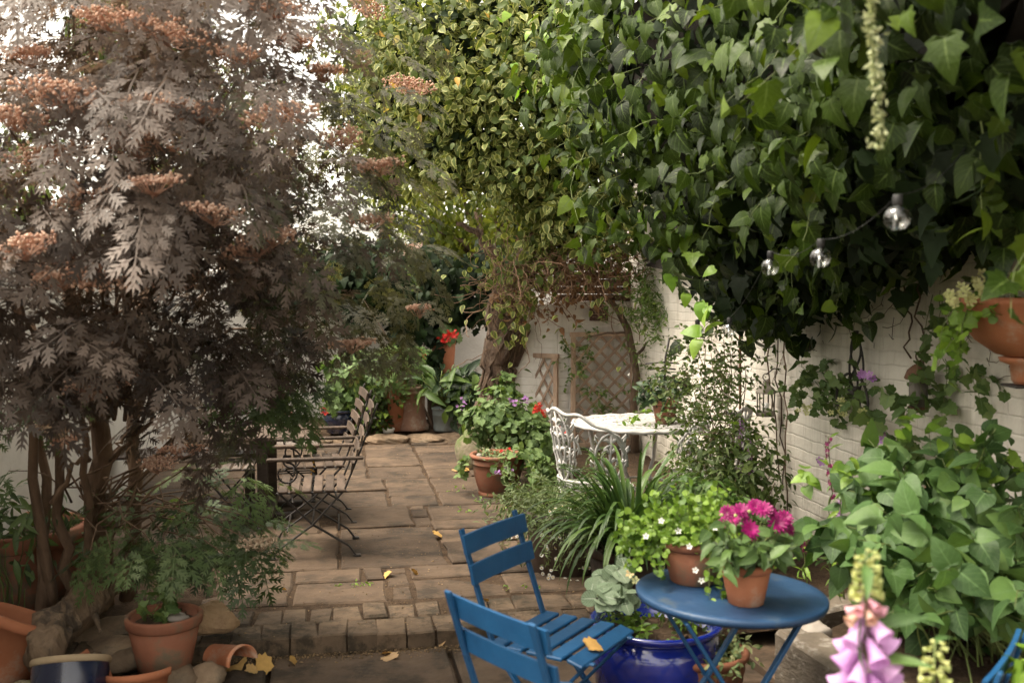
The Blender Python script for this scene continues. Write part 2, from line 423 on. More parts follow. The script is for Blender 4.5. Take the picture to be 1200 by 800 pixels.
M['sand_rock'] = surf('sandstone_lump', (.36, .23, .12), (.50, .34, .20), 5, .88, .8, 22, tvar=.1, c3=(.27, .17, .10), c3at=.62, dist=.02)
M['mossy'] = surf('mossy_stone', (.15, .125, .08), (.27, .23, .155), 9, .9, .8, 25, c3=(.11, .14, .045), c3at=.52, c3scale=4, dist=.02)
M['pebble'] = surf('pebble', (.22, .19, .16), (.36, .32, .28), 4, .7, .2, 40, tvar=.3)
M['glaze'] = surf('cobalt_glaze', (.006, .012, .15), (.012, .03, .30), 3, .14, .08, 14, tvar=.05, c3=(.02, .015, .03), c3at=.62, c3scale=2.5, spec=.7, coat=.7)
M['navy'] = surf('navy_glaze', (.010, .014, .035), (.016, .022, .055), 3, .25, .1, 20, tvar=.05, spec=.6, coat=.4)
M['biscuit'] = surf('biscuit_rim', (.34, .25, .15), (.46, .35, .22), 6, .8, .3, 40)
M['zinc'] = surf('weathered_zinc', (.15, .175, .175), (.25, .28, .275), 5, .6, .3, 40, c3=(.12, .11, .09), c3at=.64)
M['barrel'] = surf('dark_barrel', (.035, .022, .016), (.075, .05, .036), 7, .75, .5, 40, stretch=(3, 3, .6))
M['white_china'] = surf('white_china', (.75, .74, .72), (.8, .79, .77), 4, .4, 0)
M['plaque'] = surf('brown_plaque', (.055, .024, .018), (.09, .04, .028), 8, .6, .2, 40)
M['plaque_light'] = surf('plaque_letters', (.20, .12, .09), (.24, .15, .11), 8, .6, 0)
M['black'] = surf('black_plastic', (.012, .012, .012), (.02, .02, .02), 8, .5, 0)
M['rope'] = surf('yellow_rope', (.45, .24, .03), (.6, .36, .06), 9, .8, 0)
M['lantern'] = surf('lantern_grey', (.12, .105, .085), (.22, .195, .16), 12, .7, .4, 60, c3=(.12, .06, .03), c3at=.66)

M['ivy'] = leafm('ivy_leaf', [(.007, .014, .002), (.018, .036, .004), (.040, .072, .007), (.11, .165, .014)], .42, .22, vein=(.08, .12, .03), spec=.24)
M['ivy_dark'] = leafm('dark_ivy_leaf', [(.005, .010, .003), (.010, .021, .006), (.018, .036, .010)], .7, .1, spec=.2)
M['ivy_lime'] = leafm('young_ivy_leaf', [(.14, .27, .03), (.24, .38, .05)], .42, .35)
M['variegated'] = leafm('variegated_leaf', [(.065, .095, .022), (.11, .145, .032), (.16, .19, .05)], .5, .28, edge=(.38, .39, .14), edge_at=.62, spec=.3)
M['yellowgreen'] = leafm('yellow_green_leaf', [(.07, .10, .012), (.13, .16, .018), (.20, .21, .03)], .5, .45)
M['back_green'] = leafm('distant_leaf', [(.035, .06, .014), (.07, .10, .022), (.11, .13, .03)], .55, .35)
M['elder'] = leafm('elder_leaf', [(.036, .026, .020), (.084, .063, .049), (.150, .116, .094), (.26, .205, .17)], .5, .3, spec=.35, tcol=(1.25, 1.05, .8))
M['elder_olive'] = leafm('elder_olive_leaf', [(.036, .036, .020), (.068, .068, .038), (.11, .108, .066), (.16, .15, .10)], .5, .3, spec=.35)
M['elder_green'] = leafm('elder_low_leaf', [(.042, .066, .026), (.08, .125, .042), (.13, .185, .07)], .5, .25)
M['umbel'] = leafm('elder_flower', [(.50, .31, .23), (.64, .44, .32), (.76, .60, .47)], .7, .3, tcol=(1.3, 1, .8))
M['umbel_cream'] = leafm('elder_flower_pale', [(.58, .42, .30), (.75, .62, .45)], .7, .25, tcol=(1.1, 1, .9))
M['shrub'] = leafm('broad_leaf', [(.028, .065, .018), (.05, .105, .028), (.07, .14, .036), (.11, .19, .044)], .55, .25, vein=(.10, .18, .06))
M['jasmine'] = leafm('fine_leaf', [(.04, .065, .018), (.075, .115, .03), (.12, .165, .045)], .55, .3)
M['fresh'] = leafm('fresh_leaf', [(.07, .14, .02), (.14, .24, .03), (.22, .34, .05)], .45, .35)
M['geran'] = leafm('geranium_leaf', [(.06, .11, .03), (.10, .165, .045), (.16, .23, .075)], .6, .25, vein=(.13, .2, .09))
M['strap'] = leafm('strap_leaf', [(.030, .065, .016), (.06, .115, .026), (.10, .165, .04)], .42, .2, spec=.4)
M['fern'] = leafm('fern_leaf', [(.02, .045, .018), (.04, .075, .025)], .5, .2)
M['felt'] = leafm('felted_leaf', [(.13, .18, .11), (.20, .27, .17), (.28, .35, .24)], .75, .15, vein=(.38, .44, .34), spec=.2)
M['dark_leaf'] = leafm('glossy_dark_leaf', [(.010, .022, .008), (.018, .038, .012), (.032, .065, .016), (.10, .16, .03)], .5, .15, spec=.3)
M['erig'] = leafm('grey_green_leaf', [(.07, .10, .035), (.12, .16, .06)], .6, .25)
M['succ'] = leafm('succulent_leaf', [(.08, .13, .05), (.15, .2, .08), (.24, .24, .1)], .5, .1)
M['dead'] = leafm('dead_leaf', [(.16, .085, .04), (.28, .15, .075), (.40, .25, .13)], .8, .2, tcol=(1.2, 1, .7))
M['fallen'] = leafm('fallen_leaf', [(.42, .24, .07), (.55, .34, .10), (.5, .33, .18)], .7, .1, tcol=(1.2, 1, .7))
M['magenta'] = leafm('magenta_petal', [(.17, .006, .075), (.27, .009, .125), (.42, .02, .19)], .5, .25, tcol=(1.2, .6, 1.1))
M['red'] = leafm('red_petal', [(.50, .010, .012), (.62, .03, .02)], .5, .2, tcol=(1.2, .5, .5))
M['pink'] = leafm('pink_petal', [(.52, .26, .56), (.68, .45, .70)], .55, .3, tcol=(1.2, .9, 1.1))
M['violet'] = leafm('violet_petal', [(.40, .18, .50), (.55, .30, .62)], .55, .25, tcol=(1.1, .9, 1.1))
M['white_petal'] = leafm('white_petal', [(.72, .72, .66), (.82, .82, .78)], .6, .2, tcol=(1, 1, 1))
M['cream_petal'] = leafm('cream_petal', [(.48, .50, .20), (.62, .62, .32)], .6, .25, tcol=(1, 1, .8))
M['yellow'] = leafm('yellow_centre', [(.65, .42, .04), (.75, .55, .08)], .6, 0)
M['bud'] = leafm('pale_bud', [(.34, .40, .14), (.50, .52, .22)], .6, .2)
M['tendril'] = leafm('pale_catkin', [(.28, .32, .15), (.45, .47, .28)], .7, .3, tcol=(1, 1, .8))

def glassm():
    t = NT('clear_glass'); tr = t.n('ShaderNodeBsdfTransparent'); tr.inputs[0].default_value = (.86, .87, .86, 1)
    gl_ = t.n('ShaderNodeBsdfGlossy'); gl_.inputs['Roughness'].default_value = .04; lw = t.n('ShaderNodeLayerWeight'); lw.inputs[0].default_value = .35
    mx = t.n('ShaderNodeMixShader'); t.l(t.math('MULTIPLY_ADD', lw.outputs['Facing'], .42, .05), mx.inputs[0]); t.l(tr.outputs[0], mx.inputs[1]); t.l(gl_.outputs[0], mx.inputs[2])
    t.l(mx.outputs[0], t.out.inputs[0]); return t.m
M['glass'] = glassm()

# ------------------------------------------------------------------ ground and paving
def sheet(name, x0, x1, y0, y1, nx, ny, hf, mat):
    X, Y = np.meshgrid(np.linspace(x0, x1, nx), np.linspace(y0, y1, ny)); Z = hf(X, Y)
    V = np.stack([X.ravel(), Y.ravel(), Z.ravel()], 1)
    Fa = [(j*nx+i, j*nx+i+1, j*nx+nx+i+1, j*nx+nx+i) for j in range(ny-1) for i in range(nx-1)]
    m = MB(); m.add(V, Fa, .5); return tag(m.build(name, mat), kind='structure')
sheet('ground', -70, 70, -40, 120, 20, 20, lambda X, Y: -.05 + 0*X, M['soil'])

O0 = W3([-.35, 4.75, 0])
def st(p): d = W3(p) - O0; return float(d @ CX), float(d @ AX)
def xy(s, t, z=0.0): q = O0 + CX * s + AX * t; return W3([q[0], q[1], z])
def slab(mb, s0, s1, t0, t1, z, depth, gap=.012, jit=.006, ch=.008, tint=None):
    s0 += gap; s1 -= gap; t0 += gap; t1 -= gap
    per = []
    for (a, b), (c, d) in (((s0, t0), (s1, t0)), ((s1, t0), (s1, t1)), ((s1, t1), (s0, t1)), ((s0, t1), (s0, t0))):
        k = max(1, int(math.hypot(c - a, d - b) / .13))
        for i in range(k): per.append((a + (c - a) * i / k + rng.normal() * jit, b + (d - b) * i / k + rng.normal() * jit))
    per = W3(per); cen = per.mean(0); n = len(per); tl = rng.normal(size=2) * .006
    ins = per + (cen - per) * (ch * 1.6 / (np.linalg.norm(per - cen, axis=1, keepdims=True)))
    V = []
    for q, zz in ((per, -depth), (per, -ch), (ins, 0)):
        for p in q:
            w = xy(p[0], p[1]); V.append((w[0], w[1], z + zz + (p - cen) @ tl))
    Fa = [(r*n+i, r*n+(i+1) % n, r*n+n+(i+1) % n, r*n+n+i) for r in range(2) for i in range(n)] + [tuple(range(2*n, 3*n))]
    mb.add(V, Fa, rng.random() if tint is None else tint, False)
pav = MB(); steps = MB()
CELL = .13; NS, NTT = 41, 55; S0 = -3.2
occ = np.zeros((NS, NTT), bool)
occ[:, :4] = True                                            # the brick step takes the front rows
s = S0
while s < 2.0:
    w = .125 + rng.random() * .02
    slab(steps, s, s + w, rng.normal()*.006, .225, UP + rng.normal() * .004, .16, .001, .005, .007)
    s += w
s = S0
while s < 2.0:
    w = .12 + rng.random() * .03
    slab(steps, s, s + w, .225, .46, UP + rng.normal() * .006, .12, .003, .006, .01)
    s += w
tag(steps.build('brick_step', surf('worn_step_brick', (.10, .069, .044), (.165, .114, .073), 7, .9, .9, 30, tvar=.22, c3=(.05, .037, .023), c3at=.52, c3scale=6, dist=.01)), kind='structure')
def place(i0, j0, w, h, tint=None):
    if i0 < 0 or j0 < 0 or i0 + w > NS or j0 + h > NTT or occ[i0:i0+w, j0:j0+h].any(): return False
    occ[i0:i0+w, j0:j0+h] = True
    slab(pav, S0 + i0*CELL, S0 + (i0+w)*CELL, j0*CELL, (j0+h)*CELL, UP + rng.normal() * .006, .06, .007 + rng.random() * .008, tint=tint); return True
for (xa, ya), (xb, yb) in (((397, 668), (503, 614)), ((330, 707), (450, 677)), ((480, 700), (582, 668)), ((495, 630), (605, 610)),
                           ((285, 672), (392, 625)), ((505, 608), (590, 588)), ((455, 592), (515, 578))):
    a = st(G(xa, ya, UP)); b = st(G(xb, yb, UP))
    i0 = round((a[0] - S0) / CELL); j0 = round(a[1] / CELL); place(i0, max(4, j0), max(1, round((b[0] - a[0]) / CELL)), max(2, round((b[1] - a[1]) / CELL)))
opts = [(5, 4), (6, 4), (4, 4), (7, 5), (5, 3), (4, 5), (3, 4), (5, 6), (8, 4), (3, 3)]
small = [(3, 2), (2, 3), (2, 2), (1, 2), (2, 1), (1, 1)]
for j in range(NTT):
    for i in range(NS):
        if occ[i, j]: continue
        o_ = [opts[k] for k in rng.permutation(len(opts))] if rng.random() < .86 else []
        for w, h in o_ + small:
            if place(i, j, w, h): break
tag(pav.build('patio_paving', M['slab']), kind='structure')
# lower level
low = MB(); t = -.012
for row in range(7):
    h = .55 + rng.random() * .25; s = -3.0 + rng.random() * .4
    while s < 3:
        w = .55 + rng.random() * .5; slab(low, s, s + w, t - h, t, rng.normal() * .004, .05, .014); s += w
    t -= h
tag(low.build('lower_paving', M['slab']), kind='structure')
def bump2(X, Y, k): return .012 * np.sin(X * 7.1 * k + 1) * np.sin(Y * 6.3 * k) + .006 * np.sin(X * 23 * k) * np.sin(Y * 19 * k + 2)
m = MB(); c = [xy(-3.6, .03), xy(2.1, .03), xy(2.1, 9.5), xy(-3.6, 9.5)]
m.add([(p[0], p[1], UP - .011) for p in c] + [(p[0], p[1], -.06) for p in c], [(0, 1, 2, 3), (0, 4, 5, 1), (1, 5, 6, 2), (2, 6, 7, 3), (3, 7, 4, 0)], .5, False)
tag(m.build('joint_soil', M['soil']), kind='structure')
# planting strip along the white wall and the low back bed
def strip(name, pts, z0, wob=.03):
    """closed mound with a ragged edge; pts = outline (x, y)"""
    pts = W3(pts, float); n = len(pts); per = []
    for i in range(n):
        a, b = pts[i], pts[(i + 1) % n]; k = max(2, int(np.linalg.norm(b - a) / .12))
        for q in range(k): per.append(a + (b - a) * q / k + rng.normal(size=2) * .025)
    per = W3(per); cen = per.mean(0); N = len(per); V = []; Fa = []
    for k, (f, z) in enumerate(((1, -.04), (.97, z0 * .6), (.9, z0), (.5, z0 + .03), (.1, z0 + .04))):
        for p in per:
            q = cen + (p - cen) * f; V.append((q[0], q[1], z + (rng.normal() * .012 if k > 1 else 0)))
    for r_ in range(4):
        for i in range(N): Fa.append((r_*N+i, r_*N+(i+1) % N, r_*N+N+(i+1) % N, r_*N+N+i))
    Fa.append(tuple(range(4*N, 5*N)))
    mb = MB(); mb.add(V, Fa, .5); return tag(mb.build(name, M['soil']), kind='structure')
def band():
    ys = np.linspace(4.75, 9.75, 44); V = []; Fa = []; K = 14
    for Y in ys:
        e = np.interp(Y, [4.75, 5.2, 6.0, 6.6, 7.2, 8.0, 8.7, 9.2, 9.75], [.42, .36, .45, .75, .95, .75, .1, -.25, -.3]) + rng.normal() * .03
        w = min(wallx(Y) + .05, 9)
        for k in range(K):
            u = k / (K - 1); V.append((e + (w - e) * u, Y + rng.normal() * .01, -.02 if k == 0 else UP + .012 + .09 * min(1, u * 3) + rng.normal() * .012))
    for a in range(len(ys) - 1):
        for k in range(K - 1): Fa.append((a*K+k, a*K+k+1, a*K+K+k+1, a*K+K+k))
    Fa.append(tuple(range(K - 1, -1, -1)))
    mb = MB(); mb.add(V, Fa, .5); tag(mb.build('flower_bed', M['soil']), kind='structure')
band()
kb = [P(395, 515, 11.0), P(560, 513, 11.0)]
strip('back_bed', [(-2.9, 10.9), (-1.6, 11.05), (-.35, 11.2), (-.3, 12.2), (-3.4, 12.2)], .17)
strip('side_bed', [(-2.9, 4.35), (-1.62, 4.72), (-1.55, 5.3), (-1.75, 6.1), (-2.6, 6.6), (-3.1, 5.8)], .10)
# ------------------------------------------------------------------ walls
def wall(name, label, p0, p1, z1, th, mat, z0=-.05, cat='wall', extra=None):
    """face runs p0 -> p1, body lies to the far side of it (left of the direction)"""
    p0 = W3(p0, float); p1 = W3(p1, float); L = np.linalg.norm(p1 - p0); ang = math.atan2(p1[1] - p0[1], p1[0] - p0[0])
    root = tag(thing(name, label, cat, (p0[0], p0[1], 0), ang), kind='thing')
    mb = MB(); mb.rbox((L / 2, th / 2, (z0 + z1) / 2), (L, th, z1 - z0), b=.012, tint=.5); mb.build('masonry', mat, root)
    if extra: extra(root, L)
    return root
def coping(root, L, z, th, mat, ov=.03):
    mb = MB(); n = int(L / .45)
    for i in range(n): mb.rbox((L*(i+.5)/n, th/2, z + .031), (L/n - .01, th + 2*ov, .06), b=.012)
    mb.build('coping', mat, root)
wall('brick_wall', 'white painted brick wall carrying the big green ivy, with flaking spots and hooks', (wallx(10.2), 10.2), (wallx(1.0), 1.0), 3.3, .23, M['white_wall'])
wall('garden_wall', 'white wall behind the dark branching shrub', (-3.05 + .177*6.5, 1.0), (-3.05 - .177*5.5, 13.0), 2.1, .22, M['render_wall'])
wall('rear_wall', 'white rendered wall behind the row of flowerpots', (-4.2, 12.05), (1.2, 12.75), 2.0, .22, M['render_wall'])
TW = [P(654, 480, 9.75), P(752, 480, 9.95)]                  # front of the small outhouse that carries the lattice
def outhouse():
    a = W3([TW[0][0], TW[0][1]]); b = W3([TW[1][0] + .25, TW[1][1] + .04])
    L = np.linalg.norm(b - a); ang = math.atan2(b[1] - a[1], b[0] - a[0])
    root = thing('brick_outhouse', 'small white brick outhouse with bare bricks along its top, behind the lattice panels', 'outhouse', (a[0], a[1], 0), ang)
    mb = MB(); mb.rbox((L/2, .11, .79), (L, .22, 1.68), b=.01, tint=.5)
    # the return wall runs back and to the side
    q = W3([-.90, .44]); q /= np.linalg.norm(q); ln = .56
    rot = W3([[q[0], -q[1], 0], [q[1], q[0], 0], [0, 0, 1]])
    mb.rbox((q[0]*ln/2 + .439*.1, q[1]*ln/2 + .898*.1, .78), (ln, .2, 1.66), rot, .01, .5)
    mb.build('masonry', M['white_wall_b'], root)
    m2 = MB()
    for r_ in range(5):
        x = .0 if r_ % 2 else -.1
        while x < L - .05:
            w = .21; xa = max(x, 0); xb = min(x + w, L)
            if xb - xa > .04 and not (r_ == 4 and rng.random() < .4): m2.rbox(((xa+xb)/2, .11 + rng.normal()*.006, 1.667 + r_*.075), (xb-xa-.008, .21, .067), b=.008)
            x += w + .012
    m2.build('bare_brickwork', M['bare_brick'], root)
    return root
outhouse()
# far fence and trees so nothing ends abruptly beyond the walls
def lattice(name, label, a, b, z0, z1, sp, ang_deg=45, th=.02, off=.045, sw=.030):
    a = W3([a[0], a[1]]); b = W3([b[0], b[1]]); L = np.linalg.norm(b - a); an = math.atan2(b[1]-a[1], b[0]-a[0])
    d = (b - a) / L; nrm = W3([d[1], -d[0]]); o = a + nrm * off
    root = thing(name, label, 'trellis', (o[0], o[1], z0), an)
    Hh = z1 - z0; fw = .045
    fr = MB()
    for x in (fw/2, L - fw/2): fr.rbox((x, 0, Hh/2), (fw, .035, Hh - 2*fw - .002), b=.003)
    for z in (fw/2, Hh - fw/2): fr.rbox((L/2, 0, z), (L + (.02 if z > .1 else 0), .037, fw), b=.003)
    fr.build('frame', M['trellis'], root)
    for k, sg in enumerate((1, -1)):
        la = MB(); sl = math.tan(R(ang_deg)) * sg; c0 = -Hh - L * 3
        while c0 < Hh + L * 3:
            pts = []
            for x in (fw, L - fw):
                z = c0 + sl * x
                if fw <= z <= Hh - fw: pts.append((x, z))
            for z in (fw, Hh - fw):
                x = (z - c0) / sl
                if fw < x < L - fw: pts.append((x, z))
            if len(pts) >= 2 and math.dist(pts[0], pts[1]) > .03:
                p, q = sorted(pts)[:2]; y = .006 * (1 if k else -1)
                la.bar((p[0], y, p[1]), (q[0], y, q[1]), .009, sw, side=(0, -1, 0))
            c0 += sp
        la.build('lattice', M['trellis'], root)
    return root
d_ = P(738, 480, 9.85) - P(668, 480, 9.72)
zt = P(700, 389, 9.75)[2]
lattice('lattice_trellis', 'tall wooden lattice panel of wide diamonds on the white outhouse front', P(667, 480, 9.77), P(741, 480, 9.92), .2, zt, .15, off=.06, sw=.027)
e0 = P(663, 480, 9.74); q_ = nz(W3([-.62, .80, 0])); ca, sa = math.cos(math.atan2(.04 + TW[1][1]-TW[0][1], TW[1][0]+.25-TW[0][0])), 0
lattice('lattice_trellis', 'narrower lattice panel of steep diamonds, set back beside the tree trunk', W3([TW[0][0], TW[0][1], 0]) + W3([-.80, .52, 0]) * .52 + W3([-.01, -.04, 0]), W3([TW[0][0], TW[0][1], 0]) + W3([.01, -.045, 0]), .2, P(640, 413, 9.9)[2], .19, 62, off=.03, sw=.024)
# ------------------------------------------------------------------ pots
POT_N = 0
def pot(label, loc, r, h, mat, style='classic', name='plant_pot', cat='plant pot', group=None, rot=None, soil=True, rb=None, rz=0):
    """r = rim radius, h = height; round profile with a true wall thickness"""
    root = thing(name, label, cat, loc, rz, group)
    th = max(.008, r * .07); b = rb or r * .68
    if style == 'classic':
        rim = h * .2
        body = [(0.0, .012), (b - th, .012), (r - th*1.6 - .006, h - .004), (r - th*1.6 - .001, h - rim + .004), (b + (r - b) * .78, h - rim), (b, .004), (b - .006, 0), (0, 0)]
        lip = [(r - th*1.5, h - rim + .002), (r - th*.35, h - rim), (r, h - rim + .006), (r + .004, h - .008), (r - .004, h), (r - th*1.3, h), (r - th*1.6, h - .01), (r - th*1.6, h - rim + .003)]
    elif style == 'banded':
        body = [(0, .012), (b - th, .012), (r * .9 - th, h * .62), (r - th*1.8, h * .9), (r - th*1.6, h*.9), (r * .955, h*.89), (r*.93, h*.80), (r*.945, h*.79), (r*.945, h*.765), (r*.92, h*.755), (r*.90, h*.62), (r*.8, h*.33), (r*.70, h*.12), (r*.68, h*.1), (r*.70, h*.085), (r*.70, .006), (r*.68, 0), (0, 0)]
        lip = [(r*.9, h*.88), (r*.97, h*.89), (r*1.03, h*.93), (r*1.04, h*.97), (r, h), (r - th*1.2, h), (r - th*2, h*.95), (r - th*2, h*.88)]
    elif style == 'tall':
        rim = h * .12
        body = [(0, .012), (b - th, .012), (r - th*2, h - .005), (r - th*1.6, h - rim), (r*.94, h - rim), (r*.86, h*.5), (b, .006), (b - .006, 0), (0, 0)]
        lip = [(r*.9, h - rim), (r, h - rim), (r*1.01, h - rim*.5), (r, h), (r - th, h), (r - th*1.6, h - .01), (r - th*1.6, h - rim)]
    elif style == 'bowl':
        body = [(0, .02), (b - th, .02), (r*1.0 - th, h*.55), (r*.93 - th, h*.93), (r*.93, h*.92), (r*1.02, h*.75), (r*1.03, h*.58), (r*.95, h*.34), (b*1.04, h*.06), (b, 0), (0, 0)]
        lip = [(r*.90, h*.9), (r*.97, h*.905), (r*1.04, h*.95), (r*1.05, h*.985), (r*1.01, h), (r*.95, h*.99), (r*.9, h*.95), (r*.9, h*.9)]
    elif style == 'chimney':
        body = [(0, .012), (b - th, .012), (r*.8 - th, h*.5), (r - th*2, h - .005), (r - th, h), (r, h - .005), (r, h*.93), (r*.94, h*.925), (r*.93, h*.88), (r*.97, h*.875), (r*.97, h*.84), (r*.86, h*.82), (r*.84, h*.55), (b*.86, h*.16), (b*.97, h*.1), (b, h*.02), (b - .005, 0), (0, 0)]
        lip = None
    elif style == 'bucket':
        body = [(0, .012), (b - th, .012), (r - th*1.3, h - .004), (r*.965, h - .01), (r*.94, h*.72), (r*.955, h*.71), (r*.955, h*.69), (r*.93, h*.68), (b*1.06, h*.1), (b*1.02, .0), (0, 0)]
        lip = [(r*.95, h - .014), (r*1.01, h - .016), (r*1.02, h - .006), (r*1.0, h), (r*.95, h - .002), (r*.94, h - .012)]
    mb = MB(); mb.lathe(body, n=40, tint=rng.random(), wob=.006); mb.build('body', mat, root)
    if lip: mb = MB(); mb.lathe(lip, n=40, tint=rng.random(), wob=.006); mb.build('rim', mat, root)
    if soil:
        sb = MB(); zz = h * .87; rr = r * .93 - th*1.4
        sb.lathe([(rr, zz - .01), (rr * .8, zz + .004), (rr*.4, zz + .012), (0.001, zz + .014)], n=24, tint=.5)
        k = max(8, int(rr * 160))
        a = rng.random(k) * 2 * PI; q = np.sqrt(rng.random(k)) * rr * .92
        sb.cloud(DOT, np.stack([np.cos(a) * q, np.sin(a) * q, np.full(k, zz + .012)], 1), rdir(k), rdir(k), .006 + rng.random(k) * .02)
        sb.build('soil', M['soil'], root)
    return root
def rim_z(z0, h): return z0 + h * .9

# ------------------------------------------------------------------ folding chairs (front is +Y)
def folding_chair(name, label, wood, metal, w=.40, slats=6, back=(.84, .70), slat_h=.078, arms=False, lean=.10, many=None, depth=.38, group=None, seat_z=.45, slope=0):
    root = thing(name, label, 'chair', (0, 0, 0), 0, group); hw = w / 2
    top = max(back, default=seat_z - .05) + .05
    yb = -depth / 2
    n_back = [('backrest', z) for z in back]
    for sx in (-1, 1):
        x = sx * (hw - .018)
        a = MB()                                             # back upright that runs on down to the front foot
        p = [(x, yb - lean - .02, top), (x, yb - lean*.55, seat_z + (top - seat_z)*.5), (x, yb + .015, seat_z), (x, 0.0, seat_z*.5), (x, depth*.5, .06), (x, depth*.56, .012)]
        if not back: p = p[2:]
        for q0, q1 in zip(p[:-1], p[1:]): a.bar(q0, q1, .027, .011, side=(1, 0, 0), tint=.5)
        a.rbox((x, depth*.58, .008), (.03, .045, .014), b=.003); a.build('leg', metal, root)
        b_ = MB(); x2 = sx * (hw - .034)
        p = [(x2, depth*.48, seat_z - .012), (x2, .0, seat_z*.5), (x2, -depth*.52, .07), (x2, -depth*.62, .012)]
        for q0, q1 in zip(p[:-1], p[1:]): b_.bar(q0, q1, .027, .011, side=(1, 0, 0), tint=.5)
        b_.rbox((x2, -depth*.64, .008), (.03, .045, .014), b=.003)
        b_.tube([(x2 - sx*.012, 0, seat_z*.5), (x2 + sx*.03, 0, seat_z*.5)], .007, 8, .4)
        b_.build('leg', metal, root)
    s_ = MB()
    s_.tube([(-hw + .03, depth*.36, .17), (hw - .03, depth*.36, .17)], .006, 7, .4); s_.tube([(-hw + .04, -depth*.38, .17), (hw - .04, -depth*.38, .17)], .006, 7, .4)
    s_.tube([(-hw + .03, 0, seat_z*.5), (hw - .03, 0, seat_z*.5)], .006, 7, .4)
    s_.build('stretcher', metal, root)
    for sx in (-1, 1):
        fr = MB(); fr.bar((sx*(hw - .05), -depth/2, seat_z - .016), (sx*(hw - .05), depth/2 + .01, seat_z - .016), .02, .008, side=(1, 0, 0)); fr.build('seat_rail', metal, root)
    se = MB(); sd_ = depth / slats
    for i in range(slats):
        y = -depth/2 + sd_ * (i + .5); k = i == slats - 1
        rx = R(-16) if k and slope else 0
        rot = W3([[1, 0, 0], [0, math.cos(rx), -math.sin(rx)], [0, math.sin(rx), math.cos(rx)]])
        se.rbox((0, y, seat_z - (.006 if rx else 0)), (w + .02, sd_ * .78, .014), rot, .004)
    se.build('seat', wood, root)
    def curved(z, hgt, bow=.009):
        c = MB(); n = 9; f = (z - seat_z) / (top - seat_z); y0 = yb - (lean + .02) * f + .012
        V = []; Fa = []
        for i in range(n + 1):
            u = i / n * 2 - 1; yy = y0 - bow * (1 - u*u)
            for dy, dz in ((0, -hgt/2), (.012, -hgt/2), (.012, hgt/2), (0, hgt/2)): V.append((u * (hw + .012), yy + dy - (dz * .2), z + dz))
        for i in range(n):
            for k in range(4): Fa.append((i*4+k, i*4+(k+1) % 4, i*4+4+(k+1) % 4, i*4+4+k))
        Fa += [(3, 2, 1, 0), tuple(n*4 + k for k in range(4))]
        c.add(V, Fa, rng.random(), False); return c
    for z in back: curved(z, slat_h).build('back_slat', wood, root)
    if arms:
        for sx in (-1, 1):
            x = sx * (hw + .012); az = seat_z + .2
            ar = MB(); ar.rbox((x, -.02, az), (.045, depth + .16, .02), b=.005); ar.build('armrest', wood, root)
            sc = MB(); cy0, cz0, rr = depth*.36, az - .085, .07
            th_ = np.linspace(PI*.5, PI*2.25, 18)
            sc.tube([(x, cy0 + math.cos(t_)*rr*(1 - .02*i), cz0 + math.sin(t_)*rr*(1 - .02*i)) for i, t_ in enumerate(th_)], .006, 6, .4)
            sc.tube([(x, cy0 - .02, cz0 - .05), (x - sx*.02, depth*.30, seat_z - .01)], .006, 6, .4)
            sc.build('arm_scroll', metal, root)
    return root
blue = folding_chair('bistro_chair', 'blue slatted bistro chair turned side-on, with a fallen leaf on its seat', M['blue'], M['blue'], .41, 5, (.795, .69), .068, slope=1, depth=.40)
def heading(f): return math.atan2(f[1], f[0]) - PI/2
blue.location = (.185, 3.594, 0); blue.rotation_euler.z = heading((.855, -.518))
dup(blue, (.18, 2.90, 0), heading((.772, .635)), 'blue slatted bistro chair nearest the camera, seen from behind its curved back')
dup(blue, (.96, 2.56, 0), heading((-.809, .588)), 'blue chair at the frame edge showing only the end of its curved back rail')
M['chair_wood'] = surf('worn_chair_slats', (.050, .034, .024), (.105, .074, .054), 9, .7, .4, 50, tvar=.25, spec=.3, stretch=(1, 3, 3))
dk = folding_chair('slatted_armchair', 'dark slatted folding armchair in front, curled iron under its arms, by the wooden table', M['chair_wood'], M['iron'], .52, 6, (.90, .815, .73, .645, .56), .055, True, .17, depth=.42, seat_z=.42)
ch1 = (G(425, 650, UP) + G(411, 632, UP)) / 2
hd = heading((-.985, -.174))
def put(o, rearfoot, rz, off=.26): pass
c1 = ch1 + W3([-.985, -.174, 0]) * .27
dk.location = (c1[0], c1[1], UP); dk.rotation_euler.z = hd
c2 = c1 + AX * .88 + CX * -.02
dup(dk, (c2[0], c2[1], UP), hd + R(4), 'dark slatted folding armchair further back, half hidden by the first armchair')

# wooden table between them
tp = G(312, 606, UP)
root = thing('garden_table', 'dark wooden trestle table on plank legs under the purple shrub', 'table', (tp[0], tp[1], UP), R(10))
Ht = .60
mb = MB()
for i in range(6): mb.rbox((-.42 + i*.135, .18, Ht), (.128, .75, .026), b=.004)
mb.build('tabletop', M['chair_wood'], root)
for x, y in ((-.02, -.03), (.02, .36)):
    lg = MB(); lg.rbox((x, y, Ht/2 - .01), (.075, .05, Ht - .02), b=.004); lg.build('leg', M['dark_wood'], root)
for c0, s0, n0 in (((.03, .16, .065), (.07, .7, .05), 'stretcher'), ((.03, .16, Ht - .045), (.06, .64, .05), 'top_rail'), ((.0, -.035, .02), (.40, .07, .04), 'foot'), ((.04, .365, .022), (.42, .07, .04), 'foot')):
    f_ = MB(); f_.rbox(c0, s0, b=.006); f_.build(n0, M['dark_wood'], root)
